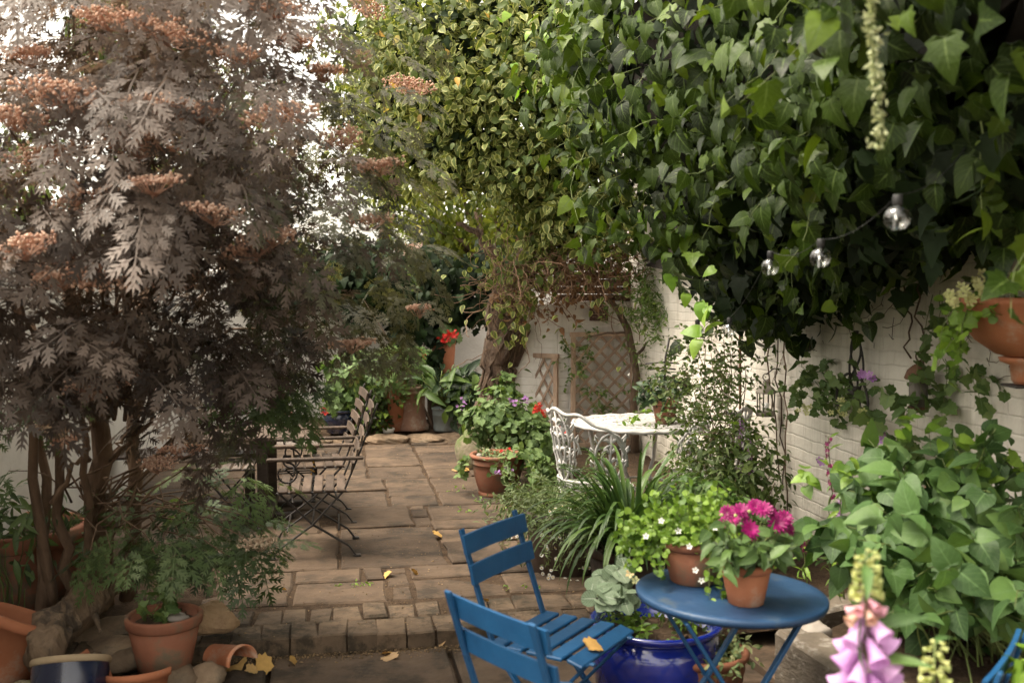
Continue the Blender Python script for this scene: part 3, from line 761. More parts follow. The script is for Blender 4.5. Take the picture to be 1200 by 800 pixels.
# chair and bench at the far side of the table
sc2 = folding_chair('slatted_chair', 'dark slatted chair mostly hidden behind the wooden table', M['grey_wood'], M['iron'], .42, 5, (.82, .72), .06, depth=.38, seat_z=.43)
q = G(268, 615, UP); sc2.location = (q[0], q[1], UP); sc2.rotation_euler.z = heading((.985, .174))
q = G(290, 575, UP)
sc3 = folding_chair('slatted_stool', 'slatted folding stool with yellow rope wound on its legs, beyond the wooden table', M['grey_wood'], M['iron'], .46, 5, (), .06, depth=.36, seat_z=.42)
q = G(330, 590, UP); sc3.location = (q[0], q[1] + .25, UP); sc3.rotation_euler.z = heading((-.174, .985))
rp = MB()
for sx in (-1, 1):
    t_ = np.linspace(0, 1, 40); x = sx * .19 + np.cos(t_ * 40) * .014; rp.tube(np.stack([x, -.13 + .26 * t_ + np.sin(t_*40) * .014, .34 - .3 * t_], 1), .006, 6)
rp.build('rope', M['rope'], sc3)
q = G(180, 608, UP)
root = thing('slatted_bench', 'low dark slatted bench glimpsed under the purple shrub', 'bench', (q[0], q[1] + .5, UP), R(10))
mb = MB()
for i in range(5): mb.rbox((0, -.17 + i*.085, .40), (1.25, .07, .022), b=.004)
mb.build('seat', M['dark_wood'], root)
for x in (-.55, .55):
    for y in (-.15, .15): lg = MB(); lg.rbox((x, y, .195), (.05, .05, .386), b=.004); lg.build('leg', M['dark_wood'], root)
# white jar on the table
q = W3([tp[0], tp[1], UP + Ht + .013]); j0 = P(338, 505, tp[1] + .42)
root = thing('candle_jar', 'pale jar with a red lid standing on the wooden table', 'jar', (j0[0] + .0, tp[1] + .42, UP + Ht + .013))
mb = MB(); mb.lathe([(0, 0), (.03, 0), (.033, .008), (.033, .07), (.028, .08), (0, .08)], n=20); mb.build('body', M['white_china'], root)
mb = MB(); mb.lathe([(0, .081), (.03, .081), (.031, .1), (.028, .104), (0, .104)], n=20); mb.build('lid', surf('red_lid', (.4, .03, .03), (.45, .04, .04), 5, .4, 0), root)

# ------------------------------------------------------------------ blue round table
tb = W3([.71, 3.27, 0])
root = thing('bistro_table', 'round blue metal folding table with two flowerpots on it', 'table', tb, R(98))
lean = W3([[1, 0, 0], [0, math.cos(R(1.5)), -math.sin(R(1.5))], [0, math.sin(R(1.5)), math.cos(R(1.5))]])
mb = MB(); mb.lathe([(0, .698), (.295, .698), (.309, .690), (.314, .700), (.314, .711), (.309, .715), (.28, .7135), (0, .7135)], n=72, rot=lean, tint=.5); mb.build('tabletop', M['table_blue'], root)
for sx in (-1, 1):
    for sg in (-1, 1):
        a = MB(); x = sx * (.2 if sg > 0 else .175); a.bar((x, sg*.20, .684), (x, 0, .36), .026, .012, side=(1, 0, 0)); a.bar((x, 0, .36), (x, -sg*.24, .006), .026, .012, side=(1, 0, 0)); a.build('leg', M['blue'], root)
s_ = MB(); s_.tube([(-.2, 0, .36), (.2, 0, .36)], .007, 8); s_.tube([(-.2, .17, .11), (.2, .17, .11)], .007, 8); s_.tube([(-.17, -.17, .11), (.17, -.17, .11)], .007, 8)
s_.bar((-.2, .2, .688), (.2, .2, .688), .02, .012); s_.bar((-.175, -.2, .688), (.175, -.2, .688), .02, .012); s_.build('stretcher', M['blue'], root)
bo = MB()
for sx in (-1, 1): bo.lathe([(0, 0), (.011, 0), (.009, .006), (0, .008)], (sx*.207, 0, .36), 10, rot=W3([[0, 0, sx], [0, 1, 0], [-sx, 0, 0]]))
bo.build('bolt', M['zinc'], root)
def on_table(px, py):                                         # a point on the table top
    return G(px, py, .7145)
pA = on_table(813, 681); pB = on_table(874, 706)
pA[2] = .7145 - .026*(pA[0]-tb[0]); pB[2] = .7145 - .026*(pB[0]-tb[0])
POTA = pot('wide weathered terracotta pot on the blue table, holding small white flowers', pA, .118, .15, M['terra_dark'], 'classic', group=None)
POTB = pot('small bright orange terracotta pot on the blue table, holding magenta flowers', pB, .083, .135, M['terra'], 'classic')
gl = W3([.58, 3.95, 0.0]); POTG = pot('big cobalt blue glazed bowl on the paving beside the blue chairs', gl, .255, .40, M['glaze'], 'bowl', rb=.16)
up_ = W3([.755, 3.88, 0]); POTU = pot('brown terracotta pot of succulents on the ground under the blue table', up_, .175, .30, M['terra_dark'], 'banded')

# ------------------------------------------------------------------ white iron furniture
wt = W3([.90, 6.95, UP]); tz = .73
root = thing('iron_table', 'white round cast iron table with a potted plant on it', 'table', wt, R(20))
mb = MB(); r_ = .47
mb.lathe([(0, tz - .008), (r_*.97, tz - .008), (r_*.97, tz - .004), (0, tz - .0035)], n=64)
for a_, b_ in ((.0, .12), (.18, .3), (.36, .5), (.57, .72), (.8, .97)): mb.lathe([(r_*a_ + .001, tz - .006), (r_*a_ + .001, tz), (r_*b_, tz), (r_*b_, tz - .006), (r_*a_ + .001, tz - .006)], n=64, smooth=False)
for i in range(32):
    a = 2*PI*i/32; d = W3([math.cos(a), math.sin(a), 0]); mb.bar(d * r_*.1 + W3([0, 0, tz - .004]), d * r_*.95 + W3([0, 0, tz - .004]), .006, .02)
th_ = np.linspace(0, 2*PI, 129)
mb.tube(np.stack([np.cos(th_) * (r_ + .006*np.cos(th_*20)), np.sin(th_) * (r_ + .006*np.cos(th_*20)), tz - .012 + .003*np.cos(th_*20)], 1), .014, 8)
mb.build('tabletop', M['white'], root)
mb = MB(); mb.tube(np.stack([np.cos(th_) * r_*.8, np.sin(th_) * r_*.8, tz - .03 + .008*np.cos(th_*16)], 1), .006, 6)
for i in range(8):
    a = 2*PI*i/8; mb.tube([(math.cos(a)*r_*.8, math.sin(a)*r_*.8, tz - .03), (math.cos(a)*r_*.82, math.sin(a)*r_*.82, tz - .008)], .006, 5)
mb.build('apron', M['white'], root)
for i in range(4):
    a = PI/4 + PI/2 * i; lg = MB(); d = W3([math.cos(a), math.sin(a), 0])
    lg.tube([d*.35 + W3([0, 0, tz-.02]), d*.37 + W3([0, 0, tz-.1]), d*.33 + W3([0, 0, tz-.3]), d*.24 + W3([0, 0, .36]), d*.24 + W3([0, 0, .2]), d*.32 + W3([0, 0, .06]), d*.38 + W3([0, 0, .012])], [.017, .02, .015, .013, .013, .012, .018], 8); lg.build('leg', M['white'], root)
mb = MB(); mb.tube(np.stack([np.cos(th_) * .2, np.sin(th_) * .2, np.full(129, .3)], 1), .008, 6); mb.build('leg_ring', M['white'], root)

def iron_chair(label, loc, rz, group=None, sz=.44, top=.88):
    """front is +Y; barrel back of pierced cast panels"""
    root = thing('iron_chair', label, 'chair', loc, rz, group); r_ = .225
    se = MB()
    for a_, b_ in ((.06, .2), (.3, .42), (.52, .64), (.76, 1.0)): se.lathe([(r_*a_, sz - .008), (r_*a_, sz), (r_*b_, sz), (r_*b_, sz - .008), (r_*a_, sz - .008)], n=48, smooth=False)
    for i in range(20):
        a = 2*PI*i/20; d = W3([math.cos(a), math.sin(a), 0]); se.bar(d*r_*.1 + W3([0, 0, sz-.005]), d*r_*.98 + W3([0, 0, sz-.005]), .006, .02)
    for i in range(24):
        a = 2*PI*i/24; se.lathe([(0, -.03), (.012, -.02), (.022, .0), (.012, .01), (0, .012)], (math.cos(a)*r_*.98, math.sin(a)*r_*.98, sz - .022), 8)
    se.build('seat', M['white'], root)
    for i in range(4):
        a = PI/4 + PI/2*i; d = W3([math.cos(a), math.sin(a), 0]); lg = MB()
        lg.tube([d*.2 + W3([0, 0, sz-.01]), d*.225 + W3([0, 0, sz-.09]), d*.205 + W3([0, 0, sz-.22]), d*.20 + W3([0, 0, .12]), d*.235 + W3([0, 0, .03]), d*.26 + W3([0, 0, .01])], [.02, .022, .015, .013, .014, .02], 8)
        lg.build('leg', M['white'], root)
    bk = MB()
    def pt(a, z): rr = r_ + .01 + (z - sz) * .16; return W3([math.sin(a)*rr, -math.cos(a)*rr, z])
    A = R(100); us = np.linspace(-1, 1, 49)
    def topz(u): return sz + .14 + (top - sz - .14) * (math.cos(u * PI * .5) ** .55) + .012 * math.cos(u * 18)
    bk.tube([pt(A*u, topz(u)) for u in us], [.009, .012, .009], 8)
    bk.tube([pt(A*u, sz + .05) for u in us], .010, 7)
    for u in np.linspace(-.97, .97, 13): bk.tube([pt(A*u, sz + .0), pt(A*u, sz + .05)], .009, 6)
    bk.build('back_rail', M['white'], root)
    for k, u0 in enumerate((-.72, 0, .72)):                    # three cast panels
        pn = MB(); w_ = .24; zt_ = topz(u0) - .01; zb = sz + .05
        zc = (zt_ + zb)/2; hh = (zt_ - zb)/2
        for f in (1, .55):
            pn.tube([pt(A*(u0 + w_*.8*f*math.cos(t_)), zc + hh*f*math.sin(t_)) for t_ in np.linspace(0, 2*PI, 33)], .0075, 6)
        for sg in (-1, 1):                                     # scrolls and leaf lobes
            for q in range(4):
                zz = zb + (zt_ - zb)*(q + .5)/4; uo = u0 + sg*w_*.8*math.sqrt(max(0, 1 - ((zz - zc)/hh)**2))
                p0 = pt(A*uo, zz); p1 = pt(A*(uo + sg*.07), zz + .03); p2 = pt(A*(uo + sg*.035), zz - .022)
                pn.tube([p2, (p1 + p2)/2 + (p1-p0)*.2, p1, p0], [.005, .009, .007, .004], 5)
                p1 = pt(A*(uo - sg*.06), zz + .02); pn.tube([p0, (p0+p1)/2 + W3([0, 0, .012]), p1], [.007, .007, .003], 5)
        pn.tube([pt(A*u0, zb), pt(A*u0, zt_)], .009, 6)
        for q in range(4):
            zz = zb + hh*.4 + hh*.4*q
            for sg in (-1, 1): pn.tube([pt(A*u0, zz), pt(A*(u0 + sg*.06), zz + .03), pt(A*(u0 + sg*.1), zz + .02)], [.006, .014, .004], 5)
        pn.build('back_panel', M['white'], root)
    return root
wc = G(690, 642, UP)
iron_chair('white cast iron chair with pierced curved back, drawn up in front of the white table', (P(700, 560, 6.15)[0], 6.15, UP), heading((.80, .45)), top=.92)
iron_chair('white cast iron chair half hidden by shoots behind the climbing plant', (P(776, 560, 7.05)[0] + .22, 6.6, UP + .0), heading((-.5, .5)))
# low white pedestal under the table end
pt_ = W3([P(779, 500, 6.85)[0], 6.85, UP + tz])
POTW = pot('brown flowerpot standing on the white iron table', pt_, .092, .165, M['terra_dark'], 'classic')
# ------------------------------------------------------------------ the big ribbed pot in the middle
mp = G(583, 579, UP); POTM = pot('large ringed terracotta pot in the middle of the paving', mp, .222, .335, M['terra_dark'], 'banded')

# ------------------------------------------------------------------ the row at the back wall
def bpos(px, Y, z=.17): p = P(px, 500, Y); return W3([p[0], Y, z])
POTN = pot('small navy glazed pot with a red flower, first in the row at the wall', bpos(397, 11.0), .19, .26, M['navy'], 'tall')
POTT1 = pot('tall brown terracotta pot with lobed leaves, next to the navy pot', bpos(416, 11.25), .20, .56, M['terra_dark'], 'tall')
POTT2 = pot('tall orange terracotta pot with ivy down its side, beside the chimney pot', bpos(459, 11.2), .19, .58, M['terra'], 'tall', rb=.15)
POTC = pot('old waisted clay chimney pot with a mottled crust', bpos(483, 11.25), .17, .50, M['terra_old'], 'chimney', rb=.19, name='chimney_pot', cat='chimney pot')
POTZ = pot('grey zinc bucket with broad glossy leaves', bpos(521, 11.15), .145, .26, M['zinc'], 'bucket', rb=.12, name='zinc_bucket', cat='bucket')
# a plinth that lifts the red pot against the wall
pz = bpos(520, 11.75)
root = thing('stone_plinth', 'dark stone plinth against the wall under the tall red pot', 'plinth', pz)
mb = MB(); mb.rbox((0, 0, .25), (.36, .36, .5), b=.02); mb.rbox((0, 0, .53), (.42, .42, .05), b=.012); mb.build('block', M['barrel'], root)
POTR = pot('tall red terracotta pot raised on a plinth, with red flowers', pz + W3([0, 0, .556]), .155, .52, M['terra'], 'tall', rb=.11)
d0 = bpos(455, 10.98); root = thing('china_dish', 'small white dish on the edge of the back bed', 'dish', d0 + W3([0, -.0, -.0]))
mb = MB(); mb.lathe([(0, .006), (.05, .008), (.066, .05), (.07, .052), (.072, .048), (.055, 0), (0, 0)], n=28); mb.build('bowl', M['white_china'], root)
# kerb stones and the plank
for k, (px, Y, sx) in enumerate(((360, 10.75, .5), (408, 10.8, .42), (452, 10.86, .45), (492, 10.92, .40), (528, 10.98, .36))):
    mb = MB(); mb.rock((0, 0, .03), (sx*.72, .13, .085), 40 + k, 20, 0, 1); o = mb.build('kerb_stone', M['rock']); p = P(px, 510, Y); o.location = (p[0], Y, UP - .02)
    tag(o, ['long flat kerb stone under the small navy pot', 'flat kerb stone before the tall brown pot', 'rough kerb stone under the white dish', 'kerb stone in front of the chimney pot', 'short kerb stone before the zinc bucket'][k], 'stone', 'kerb stones of the back bed')
mb = MB(); mb.rock((0, 0, .17), (.26, .22, .27), 61, 14); o = mb.build('boulder', M['mossy']); p = P(565, 500, 9.3); o.location = (p[0], 9.3, UP - .03); tag(o, 'pale mossy boulder at the foot of the old tree', 'boulder')
mb = MB(); mb.rock((0, 0, .06), (.22, .12, .09), 62, 12); o = mb.build('flint_stone', M['rock']); p = G(540, 510, UP); o.location = (p[0], p[1], UP - .02); tag(o, 'brown rough stone lying at the corner of the paving', 'stone')

# ------------------------------------------------------------------ tubs of trailing daisies and strap leaves
tA = G(660, 672, UP); POTE = pot('dark wooden tub under trailing white daisies', (tA[0] + .02, tA[1] + .12, UP), .26, .36, M['barrel'], 'tall', rb=.2, name='wooden_tub', cat='tub')
tB = W3([.60, 5.05, UP]); POTS = pot('dark tub of long strap leaves beside the daisies', tB, .22, .34, M['barrel'], 'tall', rb=.18, name='wooden_tub', cat='tub')

# ------------------------------------------------------------------ raised bed of old sleepers
e0 = P(905, 735, 3.75); e1 = P(1003, 800, 3.22)
a_ = W3([e0[0], 3.75, 0]) ; b_ = W3([e1[0], 3.22, 0]); dd = nz(b_ - a_); zt_ = P(908, 737, 3.74)[2]
b_ = a_ + dd * 1.12; L = 1.12; an = math.atan2(dd[1], dd[0])
root = thing('timber_sleeper', 'weathered timber sleeper with pale flakes edging the raised bed', 'sleeper', a_, an)
mb = MB(); mb.rbox((L/2, .09, zt_/2 + .1), (L, .17, zt_ - .2), b=.015, tint=.5); mb.build('upper_beam', M['sleeper'], root)
mb = MB(); mb.rbox((L/2, .092, .098), (L + .02, .165, .196), b=.015, tint=.5); mb.build('lower_beam', M['sleeper'], root)
c_ = W3([a_[0] + .18, a_[1] - .0, 0]); cr = nz(W3([-dd[1], dd[0], 0])); cr = cr if cr[0] > 0 else -cr
s0 = a_ + cr * .0; s1 = W3([wallx(4.4) - .01, 4.4, 0]); v = s1 - a_; an2 = math.atan2(v[1], v[0]); L2 = np.linalg.norm(v)
root = thing('timber_sleeper', 'dark timber sleeper closing the raised bed behind the broad leaved shrub', 'sleeper', a_ + nz(v) * .17 + W3([0, .05, 0]), an2)
mb = MB(); mb.rbox((L2/2 - .1, .08, zt_/2), (L2 - .25, .14, zt_), b=.015, tint=.5); mb.build('beam', M['sleeper'], root)
zb = zt_ - .035
V = [a_ + cr*.12, b_ + cr*.12, W3([wallx(2.6), 2.6, 0]), W3([wallx(4.35), 4.35, 0])]
m = MB(); NN = 16; VV = []; Fa = []
for i in range(NN):
    for j in range(NN):
        u, v_ = i/(NN-1), j/(NN-1); p = (V[0]*(1-u) + V[1]*u)*(1-v_) + (V[3]*(1-u) + V[2]*u)*v_
        VV.append((p[0], p[1], zb + rng.normal()*.008 + .03*math.sin(3*v_)))
for i in range(NN-1):
    for j in range(NN-1): Fa.append((i*NN+j, i*NN+NN+j, i*NN+NN+j+1, i*NN+j+1))
k0 = len(VV); per = [j for j in range(NN)] + [i*NN+NN-1 for i in range(1, NN)] + [(NN-1)*NN + j for j in range(NN-2, -1, -1)] + [i*NN for i in range(NN-2, 0, -1)]
for q in per: p = VV[q]; VV.append((p[0], p[1], -.04))
for i in range(len(per)): i2 = (i+1) % len(per); Fa.append((per[i], per[i2], k0 + i2, k0 + i))
m.add(VV, Fa, .5); tag(m.build('raised_bed_soil', M['soil']), kind='structure')
for k, (px, py, s_, lab) in enumerate(((957, 739, .055, 'large grey egg shaped pebble at the edge of the raised bed'), (984, 757, .03, 'small brown pebble on the raised bed soil'), (972, 752, .022, 'tiny pale pebble between the larger pebbles of the raised bed'), (996, 748, .026, 'reddish pebble on the raised bed near the foxglove'))):
    p = G(px, py, zb + s_*.5); mb = MB(); mb.rock((0, 0, 0), (s_*1.1, s_*.9, s_*.85), 70 + k, 14); o = mb.build('pebble', M['pebble']); o.location = p; tag(o, lab, 'pebble', 'pebbles on the raised bed')

# ------------------------------------------------------------------ things on the long white wall
def onwall(px, py, off=.03):
    d = ray(px, py); Y = 2.93 / (d[0]/d[1] + .177); p = P(px, py, Y); return p - W3([.985, .174, 0]) * off
WR = math.atan2(AX[1], AX[0]) + PI                            # local +X runs along the wall towards the camera
p = onwall(914, 487, .10)
root = thing('wall_lantern', 'small grey metal lantern with a lit looking glass, hung on the white wall', 'lantern', p, 0)
root['label'] = 'small grey metal candle lantern hung on the white wall beside the rusty rod'
mb = MB(); mb.lathe([(0, 0), (.062, 0), (.066, .012), (.06, .03), (.05, .034), (0, .034)], n=6, smooth=False); mb.build('base', M['lantern'], root)
mb = MB(); mb.lathe([(.066, .15), (.07, .156), (.052, .185), (.03, .2), (.026, .215), (.018, .235), (0, .24)], n=6, smooth=False); mb.build('roof', M['lantern'], root)
mb = MB()
for i in range(6): a = 2*PI*i/6; mb.tube([(math.cos(a)*.054, math.sin(a)*.054, .03), (math.cos(a)*.058, math.sin(a)*.058, .155)], .005, 5)
mb.build('cage', M['lantern'], root)['kind'] = 'stuff'
mb = MB(); mb.tube([(math.cos(t_)*.022, 0, .258 + math.sin(t_)*.022) for t_ in np.linspace(0, 2*PI, 17)], .004, 5); mb.build('ring', M['lantern'], root)
mb = MB(); mb.lathe([(0, .034), (.022, .034), (.022, .085), (.006, .088), (0, .088)], n=16); mb.build('candle', M['white_china'], root)
mb = MB(); q0 = W3([0, 0, .275]); q1 = W3([.1, .018, .31]); mb.tube([q0, (q0 + q1)/2 + W3([0, 0, .02]), q1], .004, 6); mb.build('hook', M['iron'], root)
p0 = onwall(897, 395, .18); g0 = W3([p0[0], p0[1], UP + .06])
root = thing('iron_rod', 'thin rusty iron rod standing upright before the white wall', 'rod', g0)
mb = MB(); mb.tube([(0, 0, 0), (.004, .0, .7), (-.003, 0, 1.3), (.002, 0, p0[2] - g0[2] + .1)], .009, 8); mb.build('rod', M['rust'], root)
# wrought iron basket bracket
p = onwall(1016, 463, .03)
root = thing('iron_bracket', 'black wrought iron planter with looped stems fixed to the white wall', 'bracket', p, WR - PI)
mb = MB(); sc_ = np.linalg.norm(onwall(1016, 392) - onwall(1016, 463))
for k, (w_, fq) in enumerate(((.085, 1), (-.075, 1), (.055, 2), (-.04, 2))):
    tt = np.linspace(0, 1, 24); mb.tube(np.stack([w_*np.sin(tt**.8*PI*fq), .03 + .006*k + 0*tt, .0 + tt*sc_*1.06], 1), .007, 6)
for sg in (-1, 1): tt = np.linspace(0, 1, 14); mb.tube(np.stack([sg*(.02 + .15*np.sin(tt*PI*.9)), .06 + 0*tt, .02 + .10*np.cos(tt*PI*1.2)], 1), .008, 6)
mb.rbox((0, .03, -.01), (.05, .03, .12), b=.006); mb.rbox((0, .05, .02), (.09, .05, .03), b=.006)
mb.build('scrollwork', M['iron'], root)
# bird feeder lantern further along
p = onwall(1098, 480, .10)
root = thing('bird_feeder', 'rusty hanging bird feeder with a domed roof among ivy leaves on the wall', 'bird feeder', p, 0); root.scale = (.72, .72, .75)
mb = MB(); mb.lathe([(.085, .20), (.095, .21), (.075, .26), (.04, .29), (.02, .30), (.016, .32), (0, .325)], n=24); mb.build('roof', M['rust'], root)
mb = MB(); mb.lathe([(0, .02), (.05, .02), (.06, .05), (.06, .2), (0, .2)], n=16); mb.build('body', M['lantern'], root)
mb = MB(); mb.lathe([(0, 0), (.04, .005), (.07, .02), (.065, .024), (0, .022)], n=20); mb.build('tray', M['rust'], root)
mb = MB(); mb.tube([(math.cos(t_)*.022, 0, .35 + math.sin(t_)*.03) for t_ in np.linspace(0, 2*PI, 17)], .005, 6); mb.tube([(0, 0, .375), (.05, .01, .41), (.1, .018, .42)], .005, 6); mb.build('hook', M['rust'], root)
# pedestal bowl on its bracket
bc = W3([1.87, 3.62, 0]); bz = P(1200, 418, 3.62)[2]
root = thing('hanging_bowl', 'terracotta half bowl planter on an iron bracket high on the white wall', 'planter', (bc[0], bc[1], bz))
mb = MB(); rr = .255; hh = .215
mb.lathe([(0, .0), (.06, .0), (.1, .01), (.17, .06), (.215, .12), (rr, .19), (rr + .008, .2), (rr, hh), (rr - .02, hh), (rr - .035, .15), (.12, .05), (0, .03)], n=44, tint=.3); mb.build('bowl', M['terra'], root)
mb = MB(); mb.lathe([(.0, -.10), (.035, -.10), (.045, -.085), (.052, -.03), (.085, -.018), (.09, -.002), (.0, -.002)], n=28, tint=.3); mb.build('foot', M['terra'], root)
mb = MB(); mb.lathe([(rr - .04, .165), (.1, .178), (0, .18)], n=20); mb.build('soil', M['soil'], root)
wx = wallx(bc[1] + .07) - .01
mb = MB(); mb.tube([(0, 0, -.105), (wx - bc[0], .07, -.105)], .01, 8); mb.tube([(.02, .003, -.11), (wx - bc[0], .07, -.30)], .009, 8); mb.rbox((0, 0, -.106), (.12, .12, .01), b=.002); mb.build('bracket', M['iron'], root)
# plaque on the outhouse
pq = P(701, 368, 9.80)
root = thing('wall_plaque', 'brown plaque with a small stepped top and a rubbed pale line of lettering, above the lattice', 'plaque', pq, math.atan2(TW[1][1]-TW[0][1]+.04, TW[1][0]-TW[0][0]+.25))
root['label'] = 'brown plaque with a stepped top on the white brick above the lattice'
mb = MB(); mb.rbox((0, -.02, 0), (.185, .03, .13), b=.004, tint=.4)
for k, (w_, z) in enumerate(((.11, .078), (.085, .10), (.10, .122), (.06, .145))): mb.rbox((0, -.02, z), (w_, .026, .02), b=.004, tint=.4)
mb.build('panel', M['plaque'], root)
mb = MB()
for r_ in range(3):
    x = -.07
    while x < .06:
        w_ = .008 + rng.random()*.014; mb.rbox((x + w_/2, -.0365, .03 - r_*.028), (w_, .003, .009), b=.0005); x += w_ + .006
mb.build('worn_marks', M['plaque_light'], root)

# ------------------------------------------------------------------ string of clear bulbs
bl = [(1130, 175, 2.8), (1052, 228, 2.35), (962, 280, 2.95), (903, 294, 3.45), (855, 372, 4.4), (818, 374, 5.1)]
pts = [P(*b) for b in bl]
root = thing('string_lights', 'black cable with clear round glass bulbs hung across the ivy', 'string lights', pts[1] + W3([0, 0, .0]))
mb = MB()
for a, b in zip(pts[:-1], pts[1:]): mb.tube(arc(a, b, .03, 9), .0010, 6)
mb.build('cable', M['black'], root, True)
for q in pts[1:]:
    k = MB(); k.lathe([(0, 0), (.010, 0), (.0115, -.004), (.0115, -.022), (.009, -.026), (0, -.026)], q, 14); s_ = k.build('socket', M['black'], root, True)
    g_ = MB(); r_ = .031; prof = [(.009, -.026)] + [(r_*math.sin(t_), -.026 - r_*.92 - r_*math.cos(t_)*1.0) for t_ in np.linspace(.36, PI - .001, 14)]
    inner = [(max(0.0001, a - .0012), b + (.0012 if i > 7 else 0)) for i, (a, b) in enumerate(prof)][::-1]
    g_.lathe(prof, q, 24); g_.build('bulb', M['glass'], root, True)
    f2 = MB(); f2.tube([q + W3([-.004, 0, -.026]), q + W3([-.006, 0, -.05]), q + W3([.006, 0, -.05]), q + W3([.004, 0, -.026])], .0007, 5); f2.build('filament', M['iron'], root, True)

# ------------------------------------------------------------------ clutter beside the step
lp = G(193, 781, .06); POTL = pot('plain terracotta pot of dark soil and a seedling, among the broken shards', (lp[0], lp[1], .055), .162, .245, M['terra_dark'], 'classic', rb=.112)
def rotm(rx, ry, rz): return np.array(Matrix.Rotation(rz, 3, 'Z') @ Matrix.Rotation(ry, 3, 'Y') @ Matrix.Rotation(rx, 3, 'X'))
# big broken pot lying open
q = P(-10, 748, 4.25); root = thing('broken_pot', 'large broken terracotta pot leaning with its rim open, at the picture edge', 'broken pot', (q[0], q[1], .02))
mb = MB(); mb.lathe([(.12, 0), (.185, .25), (.205, .25), (.215, .265), (.21, .295), (.19, .30), (.172, .28), (.11, .02)], n=40, rot=rotm(R(-16), R(20), 0), tint=.5); mb.build('shell', M['terra'], root)
q = P(30, 655, 5.15); POTK = pot('big dark terracotta planter in shade behind the shrub stems', (q[0] - .03, q[1], UP), .34, .42, M['terra_dark'], 'classic', rb=.27)
# navy pot on its side, rim towards us is biscuit coloured
q = P(78, 800, 3.95); root = thing('navy_pot', 'navy glazed pot with a bare tan rim lying tipped beside the log', 'pot', (q[0], q[1], -.02))
ro = rotm(R(-24), R(-6), 0)
mb = MB(); mb.lathe([(0, 0), (.125, 0), (.142, .02), (.150, .2), (.148, .215)], n=40, rot=ro, tint=.5); mb.build('body', M['navy'], root)
mb = MB(); mb.lathe([(.148, .2152), (.155, .218), (.157, .235), (.150, .243), (.132, .243), (.128, .23), (.12, .06), (0, .05)], n=40, rot=ro, tint=.5); mb.build('rim', M['biscuit'], root)
def shard(label, px, py, Y, z, r, h, arcf, rot, mat='terra'):
    p = P(px, py, Y); root_ = MB(); prof = [(r*.8, 0), (r, h), (r*1.08, h), (r*1.1, h + .03), (r*1.0, h + .03), (r*.92, h), (r*.72, .01), (r*.8, 0)]
    root_.lathe(prof, n=22, rot=rot, arc=arcf, tint=rng.random()); o = root_.build('pot_shard', M[mat]); o.location = (p[0], Y, z); return tag(o, label, 'shard', 'broken flowerpot pieces')
shard('curved terracotta shard standing like a broken ring before the plain pot', 163, 800, 4.1, .0, .13, .1, .52, rotm(R(8), R(6), R(170)))
shard('half round terracotta roof shard leaning on the step end', 250, 765, 4.42, .07, .07, .19, .5, rotm(R(84), 0, R(52)))
shard('terracotta shard wedged between the log and the navy pot', 104, 752, 4.2, .05, .12, .12, .3, rotm(R(10), R(25), R(220)))
shard('terracotta fragment propped behind the plain pot rim', 218, 702, 4.75, .1, .09, .1, .33, rotm(R(-12), 0, R(200)), 'terra_dark')
for k, (px, py, Y, z, sz_, rz, mt, lab) in enumerate((
    (140, 715, 4.72, .10, (.24, .16, .055), .2, 'rock', 'broad flat brown flagstone behind the plain pot'),
    (130, 738, 4.52, .08, (.19, .10, .035), -.15, 'rock', 'thin flat stone lying under the flagstone'),
    (250, 728, 4.66, .16, (.145, .10, .085), .35, 'sand_rock', 'golden sandstone lump resting on the brick step'),
    (207, 790, 4.28, .03, (.11, .10, .07), .1, 'rock', 'rough grey stone at the foot of the plain pot'),
    (243, 795, 4.30, .03, (.085, .08, .06), .9, 'rock', 'small brown stone beside the leaning shard'),
    (150, 760, 4.45, .04, (.14, .1, .06), .5, 'rock', 'dark stone wedged below the thin flat stone'),
    (30, 792, 4.05, .02, (.16, .12, .09), .5, 'mossy', 'mossy stone at the lower picture edge'))):
    p = P(px, py, Y); mb = MB(); mb.rock((0, 0, 0), sz_, 90 + k * 3, 12, 0, flat=1 if k in (0, 1, 2) else 0); o = mb.build('loose_stone', M[mt]); o.location = (p[0], Y, z); o.rotation_euler = (R(5), R(-6), rz); tag(o, lab, 'stone', 'loose stones beside the step')
# driftwood log
a = P(142, 664, 4.9); b = P(42, 790, 4.1); root = thing('driftwood_log', 'gnarled grey driftwood log lying slantwise among the pots', 'log', (b[0], b[1], .0))
mb = MB(); L_ = 26; tt = np.linspace(0, 1, L_)[:, None]; c_ = a + (b - a) * tt; c_[:, 2] = np.linspace(.34, .17, L_); c_ += rng.normal(size=(L_, 3)) * .008
c_[:, 0] += .03*np.sin(tt[:, 0]*7)
mb.tube(c_, [.045, .06, .055, .075, .085, .08, .095, .09, .07], 30, .5, rough=.62); mb.build('trunk', M['driftwood'], root, True)
for k in range(5):
    mb = MB(); u = rng.integers(6, 22); p = c_[u]; d = nz(rng.normal(size=3) + W3([.4, -.6, .5])); mb.tube([p + d*.04, p + d*.09, p + d*(.12 + rng.random()*.05) + rng.normal(size=3)*.02], [.024, .016, .005], 8, rough=.3); mb.build('root_stub', M['driftwood'], root, True)

